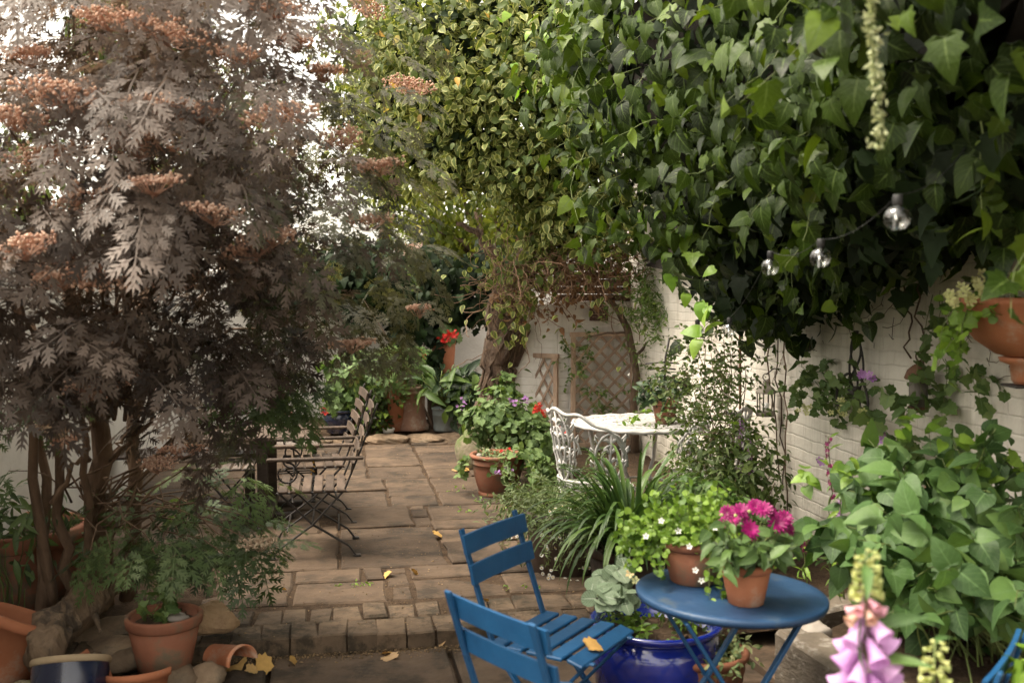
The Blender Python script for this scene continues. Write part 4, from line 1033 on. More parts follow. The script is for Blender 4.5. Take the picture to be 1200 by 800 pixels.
# fallen leaves, one by one
fl = [(310, 779, 0, .075), (279, 778, 0, .07), (296, 784, 0, .05), (455, 768, 0, .06), (515, 627, UP, .075), (452, 764, 0, .04), (454, 672, UP, .05), (486, 670, UP, .05), (250, 788, 0.02, .045), (264, 786, 0, .045),
      (444, 505, UP, .06), (535, 551, UP, .055), (546, 550, UP, .05), (517, 754, 0, .03), (333, 690, UP, .02), (345, 775, 0, .045), (569, 702, UP, .03), (240, 720, UP+.1, .0)]
names = ['crumpled yellow leaf on the lower slab by the step', 'brown curled leaf nearest the leaning shard', 'small tan leaf between two larger fallen leaves', 'yellow leaf on the lower slab under the step middle', 'pale yellow leaf on paving near the blue chair back', 'tiny tan leaf beside the yellow leaf under the step', 'tan leaf standing at the edge of the biggest slab', 'pale leaf in the joint along the biggest slab', 'orange leaf lying on stones at the shard', 'dull brown leaf just off the leaning shard', 'yellow leaf on far paving below the chimney pot', 'yellow leaf at the side of the ringed pot', 'pale leaf next to the ringed pot foot', 'yellow speck of leaf on the slab by the nearest chair', 'tiny green leaf on the slab before the step bricks', 'narrow tan leaf along the foot of the step', 'small leaf on paving behind the nearest blue chair']
for (px, py, z, s_), lab in zip(fl, names):
    p = G(px, py, z + .012); mb = MB(); tm = (LOBED[0] * W3([1, 1, 1]) + W3([0, -.5, 0]), LOBED[1], LOBED[2])
    mb.cloud((tm[0] * W3([1.2, 1, 1.6]), tm[1], tm[2]), W3([[0, 0, 0]]), nz(W3([[rng.normal()*.35, rng.normal()*.35, 1]])), rdir(1), s_ * 1.15); o = mb.build('fallen_leaf', M['fallen']); o.location = p; tag(o, lab, 'leaf', 'fallen leaves on the paving')
sl = MB(); sl.cloud((LOBED[0] * W3([1.1, 1, 1.6]), LOBED[1], LOBED[2]), W3([[0, 0, 0]]), W3([[.1, -.3, 1]]), W3([[1., .4, 0]]), .07); o = sl.build('fallen_leaf', M['fallen']); p = G(688, 757, .462); o.location = p; tag(o, 'tan curled leaf lying on the blue chair seat', 'leaf', 'fallen leaves on the paving')
# crumbs in the joints
k = 13000; a = S0 + rng.random(k) * 4.8; t_ = rng.random(k) ** 1.3 * 6.2 - .02; pp = np.stack([O0[0] + CX[0]*a + AX[0]*t_, O0[1] + CX[1]*a + AX[1]*t_, np.where(t_ < 0, .0, UP - .008 + rng.random(k)*.012)], 1)
mb = MB(); s_ = .003 + rng.random(k) ** 3 * .014; mb.cloud((DOT[0] * W3([1, .6, .35]), DOT[1], DOT[2]), pp, nz(rng.normal(size=(k, 3))*.4 + W3([0, 0, 1])), rdir(k), s_)
a = rng.random(k//3) * 4.2 - 2.4; pp = np.stack([O0[0] + CX[0]*a + AX[0]*-.02, O0[1] + CX[1]*a - np.abs(rng.normal(size=k//3))*.05 - .01, np.full(k//3, .004)], 1)
mb.cloud((DOT[0] * W3([1, .6, .35]), DOT[1], DOT[2]), pp, nz(rng.normal(size=(k//3, 3))*.4 + W3([0, 0, 1])), rdir(k//3), .004 + rng.random(k//3)**3*.018)
tag(mb.build('leaf_litter', M['litter']), 'crumbs of soil and dry leaf scattered in the paving joints', 'leaf litter', kind='stuff')
# ================================================================== PLANTS
def cat_(*a): return np.concatenate(a)
def path(p0, d, L, n, wob, grav=0.0):
    """a wandering stem"""
    p = W3(p0, float); d = nz(W3(d, float)); out = [p.copy()]; h = L / n
    for _ in range(n):
        d = nz(d + rng.normal(size=3) * wob + W3([0, 0, -grav])); p = p + d * h; out.append(p.copy())
    return W3(out)
def along(pts, k, t0=.15):
    """k points spread along a path, with the direction there"""
    n = len(pts) - 1; u = (t0 + (1 - t0) * (np.arange(k) + rng.random(k)) / k) * n; i = np.minimum(u.astype(int), n - 1); f = (u - i)[:, None]
    return pts[i] * (1 - f) + pts[i + 1] * f, nz(pts[i + 1] - pts[i])
def leafy(fm, sm, pts, k, tm, size, r=.003, t0=.15, up=.6, jit=.5, droop=.3, off=.5, nside=5, r1=None, mi=0):
    if sm is not None: sm.tube(pts, [r, r * .4], nside)
    p, d = along(pts, k, t0); side = nz(np.cross(d, W3([0, 0, 1.])) + rng.normal(size=(k, 3)) * .3); side[::2] *= -1
    tip = nz(side + d * .5 + W3([0, 0, -droop]) + rng.normal(size=(k, 3)) * .3); nrm = nz(W3([0, 0, up]) + rng.normal(size=(k, 3)) * jit - W3([0, .35, 0]))
    fm.cloud(tm, p + side * size * .12, nrm, tip, size * (.6 + .6 * rng.random(k)), r1, mi)
def blade(mb, base, az, L, el, droop, w, n=8, tint=None):
    d = W3([math.cos(az) * math.cos(el), math.sin(az) * math.cos(el), math.sin(el)]); s = W3([-math.sin(az), math.cos(az), 0]); p = W3(base, float); V = []; E = []
    r1 = rng.random() if tint is None else tint; r2 = rng.random()
    for i in range(n + 1):
        u = i / n; ww = w * min(1, .55 + u * 2) * (1 - u ** 3) ** .8 + .0005
        up = np.cross(s, d)
        V += [p - s * ww, p - up * ww * -.35, p + s * ww]; E += [(r1, 1, r2), (r1, 0, r2), (r1, 1, r2)]
        p = p + d * (L / n); d = nz(d + W3([0, 0, -droop * (0.5 + u)]) / n)
    Fa = []
    for i in range(n):
        for k in (0, 1): Fa.append((i*3+k, i*3+k+1, i*3+k+4, i*3+k+3))
    mb.add(V, Fa, W3(E))

# ------------------------------------------------------------------ the big ivy
PROF = W3([(.06, 1.80), (.35, 1.66), (.8, 1.74), (1.18, 2.05), (1.38, 2.5), (1.45, 3.05), (1.32, 3.65), (.95, 4.15), (.3, 4.35)])
def ivy_pt(Y, u, push=0.0):
    """point on the ivy's skin: Y = depth of the wall behind, u = 0 under the hem .. 1 on the top"""
    t = u * (len(PROF) - 1); i = np.minimum(t.astype(int), len(PROF) - 2); f = (t - i)[:, None]; q = PROF[i] * (1 - f) + PROF[i + 1] * f
    dq = nz(PROF[i + 1] - PROF[i]); no = np.stack([dq[:, 1], -dq[:, 0]], 1)
    bulge = 1 + .10 * np.sin(Y * 1.9 + u * 5) + .07 * np.sin(Y * 4.3 - u * 9) + .05*np.sin(Y*8.1 + u*13)
    taper = np.clip((IEND(q[:, 1]) - Y) / 1.1, .12, 1) ** .5
    d = q[:, 0] * bulge * taper; z = q[:, 1] + (np.interp(Y, [3.5, 4.3, 5.0, 5.5, 6], [.34, .30, .22, .0, -.08]) + .04 * np.sin(Y * 9)) * np.clip(1.5 - u * 2.6, 0, 1)
    d = d + no[:, 0] * push; z = z + no[:, 1] * push
    p = np.stack([wallx(Y) - .985 * d, Y - .174 * d, z], 1)
    n3 = np.stack([-.985 * no[:, 0], -.174 * no[:, 0], no[:, 1]], 1)
    return p, nz(n3)
def IEND(z): return np.interp(z, [1.5, 2.0, 2.6, 3.2, 4.4], [6.7, 6.5, 7.0, 8.2, 8.6])
iv = thing('ivy', 'huge glossy green ivy billowing over the top of the white wall', 'ivy', (wallx(4.0), 4.0, UP))
fm = MB(); dm = MB()
def ivy_clumps(n, per, push, psd, sig, ymin=1.75, ymax=8.7):
    Y = ymin + (ymax - ymin) * rng.random(n) ** 1.0; u = rng.random(n) ** .9
    c, no = ivy_pt(Y, u, push + rng.normal(size=n) * psd); ok = Y < IEND(c[:, 2]) + .1
    c, no = c[ok], no[ok]
    pos = (c[:, None] + rng.normal(size=(len(c), per, 3)) * sig).reshape(-1, 3); return pos, np.repeat(no, per, 0)
pos, no = ivy_clumps(850, 8, -.02, .09, .09)
nrm = nz(no * .8 + W3([-.2, -.2, .55]) + rng.normal(size=no.shape) * .5); tip = nz(W3([-.1, -.1, -1.0]) + no * .45 + rng.normal(size=no.shape) * .4)
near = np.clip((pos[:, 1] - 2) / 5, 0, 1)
r1 = np.clip(.38 + rng.normal(size=len(pos)) * .22 + .25 * near + .12 * (pos[:, 2] - 2.4), 0, 1)  # leaves coloured lighter upward and farther off, standing in for light from above
h_ = rng.random(len(pos)) < .6
sz = (.092 - .008 * near) * (1 + rng.normal(size=len(pos)) * .24).clip(.5, 1.5)
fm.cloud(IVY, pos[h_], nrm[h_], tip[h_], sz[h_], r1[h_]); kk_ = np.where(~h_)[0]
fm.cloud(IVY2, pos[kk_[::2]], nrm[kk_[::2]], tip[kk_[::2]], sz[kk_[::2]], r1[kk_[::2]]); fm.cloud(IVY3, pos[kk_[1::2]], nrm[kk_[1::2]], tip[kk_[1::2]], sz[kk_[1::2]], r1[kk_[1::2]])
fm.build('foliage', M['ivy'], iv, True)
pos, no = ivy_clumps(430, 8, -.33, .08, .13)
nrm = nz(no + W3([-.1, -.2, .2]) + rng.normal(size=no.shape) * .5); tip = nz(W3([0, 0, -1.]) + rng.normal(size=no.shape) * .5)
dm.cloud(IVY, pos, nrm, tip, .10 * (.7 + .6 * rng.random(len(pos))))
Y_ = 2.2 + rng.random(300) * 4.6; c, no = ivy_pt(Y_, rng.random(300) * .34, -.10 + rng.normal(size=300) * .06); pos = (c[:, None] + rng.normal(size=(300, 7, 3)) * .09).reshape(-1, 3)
dm.cloud(IVY, pos, nz(W3([-.6, -.4, .2]) + rng.normal(size=pos.shape) * .5), nz(W3([0, 0, -1.]) + rng.normal(size=pos.shape) * .5), .10 * (.7 + .6 * rng.random(len(pos)))); dm.build('inner_foliage', M['ivy_dark'], iv, True)  # near-black leaf colour paints the shade inside the ivy and under its hem
# dark sheet added behind the leaves so the gaps read as deep shade
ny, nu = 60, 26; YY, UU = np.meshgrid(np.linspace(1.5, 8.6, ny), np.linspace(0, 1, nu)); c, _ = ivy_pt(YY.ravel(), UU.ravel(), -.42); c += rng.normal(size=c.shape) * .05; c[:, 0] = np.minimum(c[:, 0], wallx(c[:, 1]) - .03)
cm = MB(); cm.add(c, [(j*ny+i, j*ny+i+1, j*ny+ny+i+1, j*ny+ny+i) for j in range(nu-1) for i in range(ny-1)], .2); cm.build('shade_core', surf('ivy_shade_core', (.012, .010, .007), (.03, .022, .015), 9, .95, 1, 20), iv, True)
# runners that hang out of it
rl = MB()
for k in range(80):
    Y = 1.9 + rng.random() * 5.6; u = .25 + rng.random() * .6
    c, no = ivy_pt(W3([Y]), W3([u]), -.05)
    if Y > IEND(c[0, 2]): continue
    pts = path(c[0], no[0] * .8 + W3([0, 0, -.2]), .25 + rng.random() * .35, 8, .22, .14); rm = MB(); leafy(rl, rm, pts, 7, IVY if k % 2 else IVY2, .085, .0028, .2, .5, .45, .7); rm.build('runner', M['green_stem'], iv, True)
rl.build('trailing_leaves', M['ivy'], iv, True)
ll = MB()
for px, py, Y, n, r_ in ((800, 262, 5.4, 16, .14), (700, 70, 6.2, 14, .2), (828, 350, 4.8, 9, .09), (690, 105, 6.2, 10, .15), (640, 55, 7.0, 12, .2), (745, 45, 5.6, 12, .22), (805, 285, 5.2, 8, .1), (760, 90, 5.3, 10, .25)):
    q = P(px, py, Y) + rng.normal(size=(n, 3)) * r_ * W3([.8, .5, .8]); ll.cloud(IVY2, q, nz(W3([-.5, -.5, .6]) + rng.normal(size=(n, 3)) * .35), nz(W3([-.3, -.3, -.7]) + rng.normal(size=(n, 3)) * .4), .078 * (.7 + .6 * rng.random(n)))
ll.build('young_leaves', M['ivy_lime'], iv, True)
# bare stems of the ivy down the wall
sm = MB()
for px, py0, py1 in ((905, 380, 560), (917, 385, 575), (925, 390, 600), (1085, 330, 430), (1070, 330, 420), (1200, 330, 430)):
    sm = MB(); a = onwall(px, py0, .03); b = onwall(px + rng.normal() * 6, py1, .02); sm.tube(arc(a, b, 0, 10, .015), .005, 5); sm.build('bare_stem', M['twig'], iv, True)
sm = MB()
for k in range(60):
    a = onwall(880 + rng.random() * 320, 335 + abs(rng.normal()) * 45, .012); sm.tube(path(a, W3([rng.normal()*.2*AX[0], rng.normal() * .5, -1]), .1 + rng.random() * .2, 6, .35), .0018, 4)
sm.build('aerial_roots', M['twig'], iv, True)['kind'] = 'stuff'
# pale dry spray hanging near the camera
q = P(1021, -8, 2.0); root = thing('hanging_catkin', 'long pale dried spray dangling in front of the ivy', 'catkin', q)
mb = MB(); st_ = MB(); pts = arc(q, P(1030, 165, 2.0), 0, 14, .004); st_.tube(pts, .003, 5); n = 240; p, d = along(pts, n, 0); w_ = .005 * (1 + .5*np.sin(p[:, 2]*60))
mb.cloud(OVAL, p + rng.normal(size=(n, 3)) * w_[:, None], rdir(n), nz(rdir(n) + W3([0, 0, -.8])), .010 + rng.random(n) * .008)
mb.build('spray', M['tendril'], root, True); st_.build('stalk', M['green_stem'], root, True)

# ------------------------------------------------------------------ old tree clad in variegated ivy
tr = thing('ivy_clad_tree', 'old leaning tree clad in cream-edged variegated ivy, over the outhouse', 'tree', G(583, 498, UP) * W3([1, 0, 0]) + W3([0, 9.9, UP]))
tr.location = (P(578, 500, 9.9)[0], 9.9, UP)
tp_ = W3([P(575, 512, 9.9), P(578, 475, 9.9), P(583, 440, 9.88), P(592, 405, 9.85), P(597, 380, 9.8), P(590, 360, 9.8), P(606, 330, 9.75), P(628, 290, 9.6), P(640, 240, 9.5), P(640, 160, 9.5), P(630, 60, 9.5)])
mb = MB(); t_ = np.linspace(0, len(tp_) - 1, 40); i = np.minimum(t_.astype(int), len(tp_) - 2); f = (t_ - i)[:, None]; sp = tp_[i]*(1-f) + tp_[i+1]*f + rng.normal(size=(40, 3))*.02
mb.tube(sp, [.21, .15, .145, .19, .17, .14, .14, .12, .10, .07, .05], 26, .5, rough=.42)
for kx, ky, ks in ((580, 448, .1), (603, 395, .12), (590, 415, .09), (588, 375, .1), (572, 480, .12)):
    mb.rock(P(kx, ky, 9.8), (ks, ks, ks*1.2), kx, 12)
mb.build('trunk', M['bark'], tr, True)
for k in range(9):                                           # old ivy stems clasping the trunk
    a = -PI/2 + (k - 4) * .42 + rng.normal() * .1; r_ = np.interp(np.arange(26), [0, 4, 10, 14, 18, 26], [.19, .155, .17, .19, .16, .13]); wv = a + .35 * np.sin(np.arange(26) * .35 + k)
    im = MB(); im.tube(sp[:26] + np.stack([np.cos(wv) * r_, np.sin(wv) * r_, 0 * wv], 1), [.014, .010, .006], 6, rng.random(), rough=.3); im.build('ivy_stem', M['twig'], tr, True)
mb = MB()
for a, b in (((597, 380, 9.8), (640, 300, 9.5)), ((592, 330, 9.7), (535, 262, 9.7)), ((628, 290, 9.6), (700, 220, 9.2)), ((640, 240, 9.5), (560, 130, 9.2)), ((640, 200, 9.5), (480, 120, 9.3)), ((635, 150, 9.4), (700, 60, 9))):
    mb.tube(arc(P(*a), P(*b), -.12, 10, .03), [.06, .02], 8, .5, rough=.2)
mb.build('branch', M['bark'], tr, True)
VB = [(P(575, 50, 9.0), (1.35, .8, .9), 1.1), (P(480, 120, 9.3), (.75, .6, .75)), (P(530, 150, 9.0), (.7, .6, .6)), (P(640, 120, 8.8), (.85, .6, .95), 1.1), (P(615, 205, 9.0), (.5, .45, .4)), (P(520, 190, 9.2), (.42, .4, .28)),
      (P(700, 215, 8.8), (.5, .45, .65), 1.1), (P(660, 255, 9.1), (.42, .35, .35)), (P(445, 50, 9.6), (.6, .5, .5), .5), (P(640, -40, 9), (1.2, .9, .8), .5), (P(440, 190, 9.6), (.45, .4, .5), .6)]
pos, out = blob_pts(VB, 16500, 15, .135, .32); nrm = nz(out * .7 + W3([-.1, -.35, .5]) + rng.normal(size=out.shape) * .6); tip = nz(W3([0, -.1, -.5]) + out * .7 + rng.normal(size=out.shape) * .7)
VOV = (OVAL[0] * W3([1.3, 1, 1]), OVAL[1], OVAL[2]); fm = MB(); fm.cloud(VOV, pos, nrm, tip, .070 * (1 + rng.normal(size=len(pos)) * .22).clip(.5, 1.5)); 
for b, k in (((605, 305, 9.2), 90), ((592, 335, 9.25), 70), ((628, 280, 9.2), 80), ((575, 320, 9.4), 40), ((622, 335, 9.2), 60), ((665, 300, 9.15), 50), ((700, 298, 9.15), 30), ((740, 315, 9.1), 30), ((655, 278, 9.4), 90), ((640, 245, 9.3), 90), ((705, 262, 9.3), 110), ((607, 370, 9.5), 26), ((745, 285, 9.2), 60), ((640, 305, 9.5), 30), ((622, 400, 9.6), 14)):
    q = P(*b) + rng.normal(size=(k, 3)) * W3([.17, .12, .22]); fm.cloud(VOV, q, nz(W3([0, -.7, .5]) + rng.normal(size=(k, 3)) * .45), nz(W3([0, -.1, -1]) + rng.normal(size=(k, 3)) * .5), .074 * (.6 + .7 * rng.random(k)))
fm.build('variegated_foliage', M['variegated'], tr, True)
pos, out = blob_pts([(b[0] + W3([0, .25, 0]), tuple(W3(b[1]) * .72)) for b in VB], 2600, 8, .2, .3); mb = MB(); mb.cloud(OVAL, pos, nz(out + rng.normal(size=out.shape) * .6), rdir(len(pos)), .12 * (.7 + .6 * rng.random(len(pos)))); mb.build('inner_foliage', M['ivy_dark'], tr, True)  # darker leaves inside the crown, its inner shade put into the colour
pos = P(565, 110, 8.35) + rng.normal(size=(14, 3)) * W3([.6, .2, .6]); mb = MB(); mb.cloud(OVAL, pos, nz(W3([0, -.8, .4]) + rng.normal(size=(14, 3)) * .4), nz(W3([0, 0, -1]) + rng.normal(size=(14, 3)) * .5), .09); mb.build('yellowed_leaves', leafm('yellowed_leaf', [(.45, .38, .10), (.55, .30, .06), (.5, .42, .2)], .5, .3), tr, True)

# dead vine tangle on the outhouse roof
dv = thing('dead_vine', 'brown tangle of dead vine stems and crisp leaves over the outhouse top', 'vine', P(690, 340, 9.7)); sm = MB(); lm = MB()
for k in range(420):
    b = ((600, 325, 9.15), (675, 300, 9.1), (700, 288, 9.3), (650, 310, 9.3), (612, 335, 9.3), (728, 305, 9.3), (690, 312, 9.3))[k % 7]; c = P(*b) + rng.normal(size=3) * W3([.17, .10, .13])
    sm.tube(path(c, rng.normal(size=3) + W3([0, -.2, .2]), .3 + rng.random() * .5, 12, .36, .05), .0020 + rng.random() * .002, 4, rng.random())
for a, b in (((665, 222, 9.2), (735, 350, 9.3)), ((690, 262, 9.3), (760, 340, 9.3)), ((650, 262, 9.3), (600, 345, 9.4)), ((735, 330, 9.5), (750, 400, 9.6))): sm.tube(arc(P(*a), P(*b), -.08, 12, .02), .006, 5, .9)
k = 420; cs = W3([P(*b) for b in ((672, 320, 9.5), (640, 290, 9.5), (610, 340, 9.45), (720, 290, 9.5), (690, 325, 9.4), (648, 345, 9.5))])[rng.integers(0, 6, k)] + rng.normal(size=(k, 3)) * W3([.16, .09, .15])
lm.cloud((OVAL[0] * W3([1.3, 1, 2]), OVAL[1], OVAL[2]), cs, rdir(k) + W3([0, -.5, .2]), nz(rdir(k) + W3([0, 0, -1])), .07 * (.6 + .7 * rng.random(k)))
sm.build('stems', M['red_stem'], dv, True)['kind'] = 'stuff'; lm.build('dead_leaves', M['dead'], dv, True)

# ------------------------------------------------------------------ green climber with a woody stem beside the lattice
g0 = P(745, 498, 9.5); ck = thing('climbing_shrub', 'feathery green climber on a bare woody stem beside the lattice panel', 'climber', (g0[0], 9.5, UP))
mb = MB(); pts = W3([(g0[0], 9.5, UP), P(742, 470, 9.5), P(746, 440, 9.5), P(741, 412, 9.5), P(735, 385, 9.5), P(722, 360, 9.45), P(705, 345, 9.4)])
mb.tube(pts, [.045, .036, .034, .038, .03, .02], 9, .5, rough=.2); mb.tube(arc(P(744, 425, 9.5), P(775, 385, 9.3), -.03, 7, .01), [.018, .008], 6); mb.tube(arc(P(735, 390, 9.5), P(690, 395, 9.5), -.02, 7, .01), [.014, .006], 6)
mb.build('stem', M['twig'], ck, True); fm = MB(); sm = MB()
for k in range(120):
    c = P(768 + rng.normal() * 17, 362 + rng.normal() * 22, 9.1 + rng.normal() * .15); leafy(fm, sm, path(c, rng.normal(size=3) + W3([0, -.3, .3]), .25, 6, .2, .05), 12, LANCE, .06, .0018)
for k in range(26):
    c = P(765 + rng.normal() * 12, 400 + rng.random() * 90, 9.3); leafy(fm, sm, path(c, rng.normal(size=3) + W3([0, -.3, 0]), .18, 5, .2, .1), 8, LANCE, .05, .0018)
for px, py in ((672, 415), (676, 440), (690, 400), (712, 450), (700, 470), (720, 478), (682, 425)):
    for k in range(5): leafy(fm, sm, path(P(px, py, 9.62) + rng.normal(size=3)*.05, rng.normal(size=3) + W3([0, -.3, 0]), .2, 5, .2, .1), 9, OVAL, .045, .0018)
fm.build('foliage', leafm('feathery_leaf', [(.055, .10, .02), (.095, .16, .03), (.16, .23, .05)], .5, .3), ck, True); sm.build('twigs', M['green_stem'], ck, True)['kind'] = 'stuff'

# ------------------------------------------------------------------ fine leaved climber on the long wall
jc = thing('jasmine_climber', 'fine leaved jasmine climber covering the white wall around the rusty rod', 'climber', (1.38, 6.6, UP + .08)); fm = MB(); sm = MB(); fr = MB()
for k in range(165):
    px = 838 + rng.normal() * 17; py = 372 + rng.random() ** .85 * 225; px = min(px, 846 + rng.random() * 8) if py < 490 else px; w_ = 1 if py > 420 else .8
    c = P(px, py, 5.9 + rng.normal() * .22 - .5 * max(0, (py - 480) / 120)); pts = path(c, rng.normal(size=3) * W3([1, .5, .6]) + W3([-.1, -.4, .15]), .22 + rng.random() * .3, 7, .2, .08); leafy(fm, sm, pts, 16, OVAL, .033, .0015, .1, .5, .6)
for k in range(30):
    c = P(812 + rng.normal() * 10, 395 + rng.random() * 110, 6.6); leafy(fm, sm, path(c, rng.normal(size=3) + W3([-.3, -.2, 0]), .3, 7, .2, .12), 10, OVAL, .042, .0016)
for k in range(14): sm.tube(arc((1.38 + rng.normal()*.06, 6.5, UP + .1), P(845 + rng.normal() * 22, 385 + rng.random()*60, 6.1), -.0, 10, .03), [.006, .002], 5)
fm.build('foliage', M['jasmine'], jc, True); sm.build('stems', M['twig'], jc, True)['kind'] = 'stuff'
# low dark leafy growth round the table end, ferns, and pink toadflax
bush('leafy_shrub', 'dark bushy shrub of small leaves filling the bed before the rusty rod', 'shrub', (1.25, 5.5, UP + .1), [(P(850, 545, 5.6), (.32, .25, .28)), (P(880, 560, 5.4), (.2, .2, .25)), (P(835, 585, 5.3), (.22, .2, .2))], [OVAL, LANCE], .048, 1350, M['jasmine'], M['twig'], sig=.22, nst=40, per=9, shell=.4)
def fern(label, base, n, L, name='fern'):
    root = thing(name, label, 'fern', base); mb = MB(); pos = np.tile(W3(base, float), (n, 1)) + rng.normal(size=(n, 3)) * .02; az = rng.random(n) * 2 * PI
    tip = np.stack([np.cos(az), np.sin(az), .7 + rng.random(n)], 1); nrm = np.stack([-np.cos(az) * .8, -np.sin(az) * .8, np.full(n, 1.)], 1); mb.cloud((FERN[0] * W3([1, 1, 1.6]), FERN[1], FERN[2]), pos, nrm, tip, L * (.7 + .5 * rng.random(n))); mb.build('fronds', M['fern'], root, True); return root
fern('dark fern arching between the strap leaves and the white table', P(742, 575, 5.6) * W3([1, 1, 0]) + W3([0, 0, UP + .15]), 22, .52)
fern('dark fern at the foot of the white chair behind the shoots', P(795, 590, 5.9) * W3([1, 1, 0]) + W3([0, 0, UP + .12]), 20, .62)
for px, py in ((856, 545), (868, 520), (905, 545), (893, 560)): pass
def spike(label, base, tip_, n, mat, size, name='flower_spike', gmat='fresh', lower=.35, bell=FIVE):
    root = thing(name, label, 'flower', base); sm = MB(); pts = arc(base, tip_, 0, 12, .006); sm.tube(pts, [.004, .002], 6); sm.build('stem', M['green_stem'], root, True)
    fm = MB(); p, d = along(pts, n, 1 - lower); out = nz(rng.normal(size=(n, 3)) * W3([1, 1, .2])); fm.cloud(bell, p + out * size * .5, out + W3([0, 0, -.3]), rdir(n), size * (.6 + .5 * rng.random(n)) * .5); fm.build('florets', mat, root, True)
    lm = MB(); leafy(lm, None, pts, 26, LANCE, .06, t0=.0); lm.build('leaves', M[gmat], root, True); return root
for (px, py, Y, h_), lab in zip(((868, 505, 5.5, .18), (878, 530, 5.4, .14), (971, 545, 4.2, .25), (985, 575, 4.1, .2), (940, 632, 4.2, .15)), ('slim pink toadflax spike before the rusty rod', 'second pink toadflax spike, lower and nearer the wall stems', 'tall purple toadflax spike rising behind the broad leaves', 'purple toadflax spike among the broad leaves', 'mauve toadflax spike behind the magenta flowers')):
    q = P(px, py, Y); spike(lab, (q[0] + .03, Y + .02, UP + .1 if Y > 4.5 else .42), q + W3([0, 0, h_*.5]), 34, M['violet'] if Y > 5 else M['magenta'] if px < 980 else M['violet'], .022, lower=.4)

# ------------------------------------------------------------------ broad leaved shrub in the raised bed
bs = thing('broad_leaved_shrub', 'lush shrub of broad heart shaped leaves filling the raised bed', 'shrub', (1.62, 3.55, .43)); fm = MB(); sm = MB()
for k in range(100):
    px = 945 + rng.random() * 265; py = 500 + rng.random() ** .8 * 235 + (30 if px < 985 else 0); px = px if py < 665 else 1015 + rng.random() * 195; Y = 3.75 + rng.normal() * .28 - .5 * (py - 500) / 250
    tg = P(px, py, Y); base = W3([1.70 + rng.normal() * .14, 3.55 + rng.normal() * .2, .43]); t_ = np.linspace(0, 1, 9)[:, None]
    pts = base + (tg - base) * t_; pts[:, 2] += .12 * np.sin(t_[:, 0] * PI); pts[1:] += rng.normal(size=(8, 3)) * .012
    leafy(fm, sm, pts, 12, CORD, .098, .0038, .35, .6, .5, .35)
pos, out = blob_pts([(P(1080, 620, 3.7), (.42, .3, .32)), (P(1035, 630, 3.7), (.2, .2, .18)), (P(1150, 680, 3.5), (.28, .25, .3))], 210, 3, .12, .2)
fm.cloud(CORD, pos, nz(out*.4 + W3([0, -.45, .6]) + rng.normal(size=out.shape)*.35), nz(out + W3([0, -.2, -.4]) + rng.normal(size=out.shape)*.5), .10 * (.6 + .6*rng.random(len(pos))))
fm.build('foliage', M['shrub'], bs, True); sm.build('stem', M['green_stem'], bs, True)
mb = MB()
for px, py in ((942, 560), (1000, 545), (1180, 545), (1060, 500), (1110, 590), (1140, 555), (1110, 515)):
    q = P(px, py, 3.6) + rng.normal(size=(7, 3)) * .03; mb.cloud(CORD, q, nz(W3([0, -.5, .8]) + rng.normal(size=(7, 3))*.3), nz(rdir(7) + W3([0, -.3, 0])), .055)
mb.build('young_leaves', M['fresh'], bs, True)
mb = MB()
for k in range(18): q = P(1000 + rng.random()*120, 560 + rng.random()*60, 4.0); mb.tube(path(q, (rng.normal()*.3, -.2, -1), .3, 5, .1), .006, 6, rng.random())
mb.build('dead_stem', M['red_stem'], bs, True)
# ivy and mallow on the wall above it
wi = thing('wall_ivy', 'loose ivy and mallow sprays over the iron planter and bird feeder', 'ivy', onwall(1095, 520, .1)); fm = MB(); sm = MB(); lm = MB()
for px, py, k, L, d in ((1115, 345, 10, .55, (-.1, -.2, -1)), (1150, 350, 8, .3, (-.1, -.2, -1)), (1120, 420, 8, .3, (.3, -.2, -.7)), (1100, 440, 9, .4, (.1, -.3, -.9)), (1085, 520, 8, .3, (-.2, -.3, -.6)), (1120, 510, 9, .35, (.3, -.3, -.3)), (1150, 430, 8, .22, (.3, -.3, -.5)), (1050, 490, 8, .3, (-.5, -.3, .2)), (1130, 530, 8, .3, (.7, -.3, -.2)), (1075, 550, 8, .3, (0, -.3, .5)), (1100, 470, 8, .25, (-.4, -.2, .2))):
    for r_ in range(2): leafy(fm, sm, path(onwall(px + rng.normal()*6, py, .07), W3(d), L, 9, .18, .02), k, LOBED, .075, .0022, .05, .5, .5, .4)
for px, py, k in ((960, 425, 3), (955, 455, 3), (975, 470, 5), (985, 450, 4), (1000, 480, 5), (1010, 455, 3), (965, 440, 3), (990, 435, 3), (1020, 475, 3)):
    for r_ in range(k): leafy(fm, sm, path(onwall(px + rng.normal()*4, py + rng.normal()*4, .1), rng.normal(size=3)*.6 + W3([0, -.4, .2]), .2, 6, .2, .05), 6, LOBED, .055, .0018, .05)
fm.build('foliage', M['geran'], wi, True); sm.build('stem', M['green_stem'], wi, True)
for px, py in ((1049, 437), (1064, 440), (1077, 510), (1088, 540), (1000, 540)):
    f = MB(); q = onwall(px, py, .2); f.cloud(FIVE, q + rng.normal(size=(3, 3))*.012, nz(W3([-.4, -1, .3]) + rng.normal(size=(3, 3))*.3), rdir(3), .022); f.build('flower_head', M['violet'], wi, True)
for px, py in ((985, 478), (1030, 480), (1058, 488)):
    f = MB(); q = onwall(px, py, .22); f.cloud(FIVE, q + rng.normal(size=(9, 3))*.022, nz(W3([-.4, -1, .3]) + rng.normal(size=(9, 3))*.5), rdir(9), .018); f.build('pale_flower_head', M['cream_petal'], wi, True)

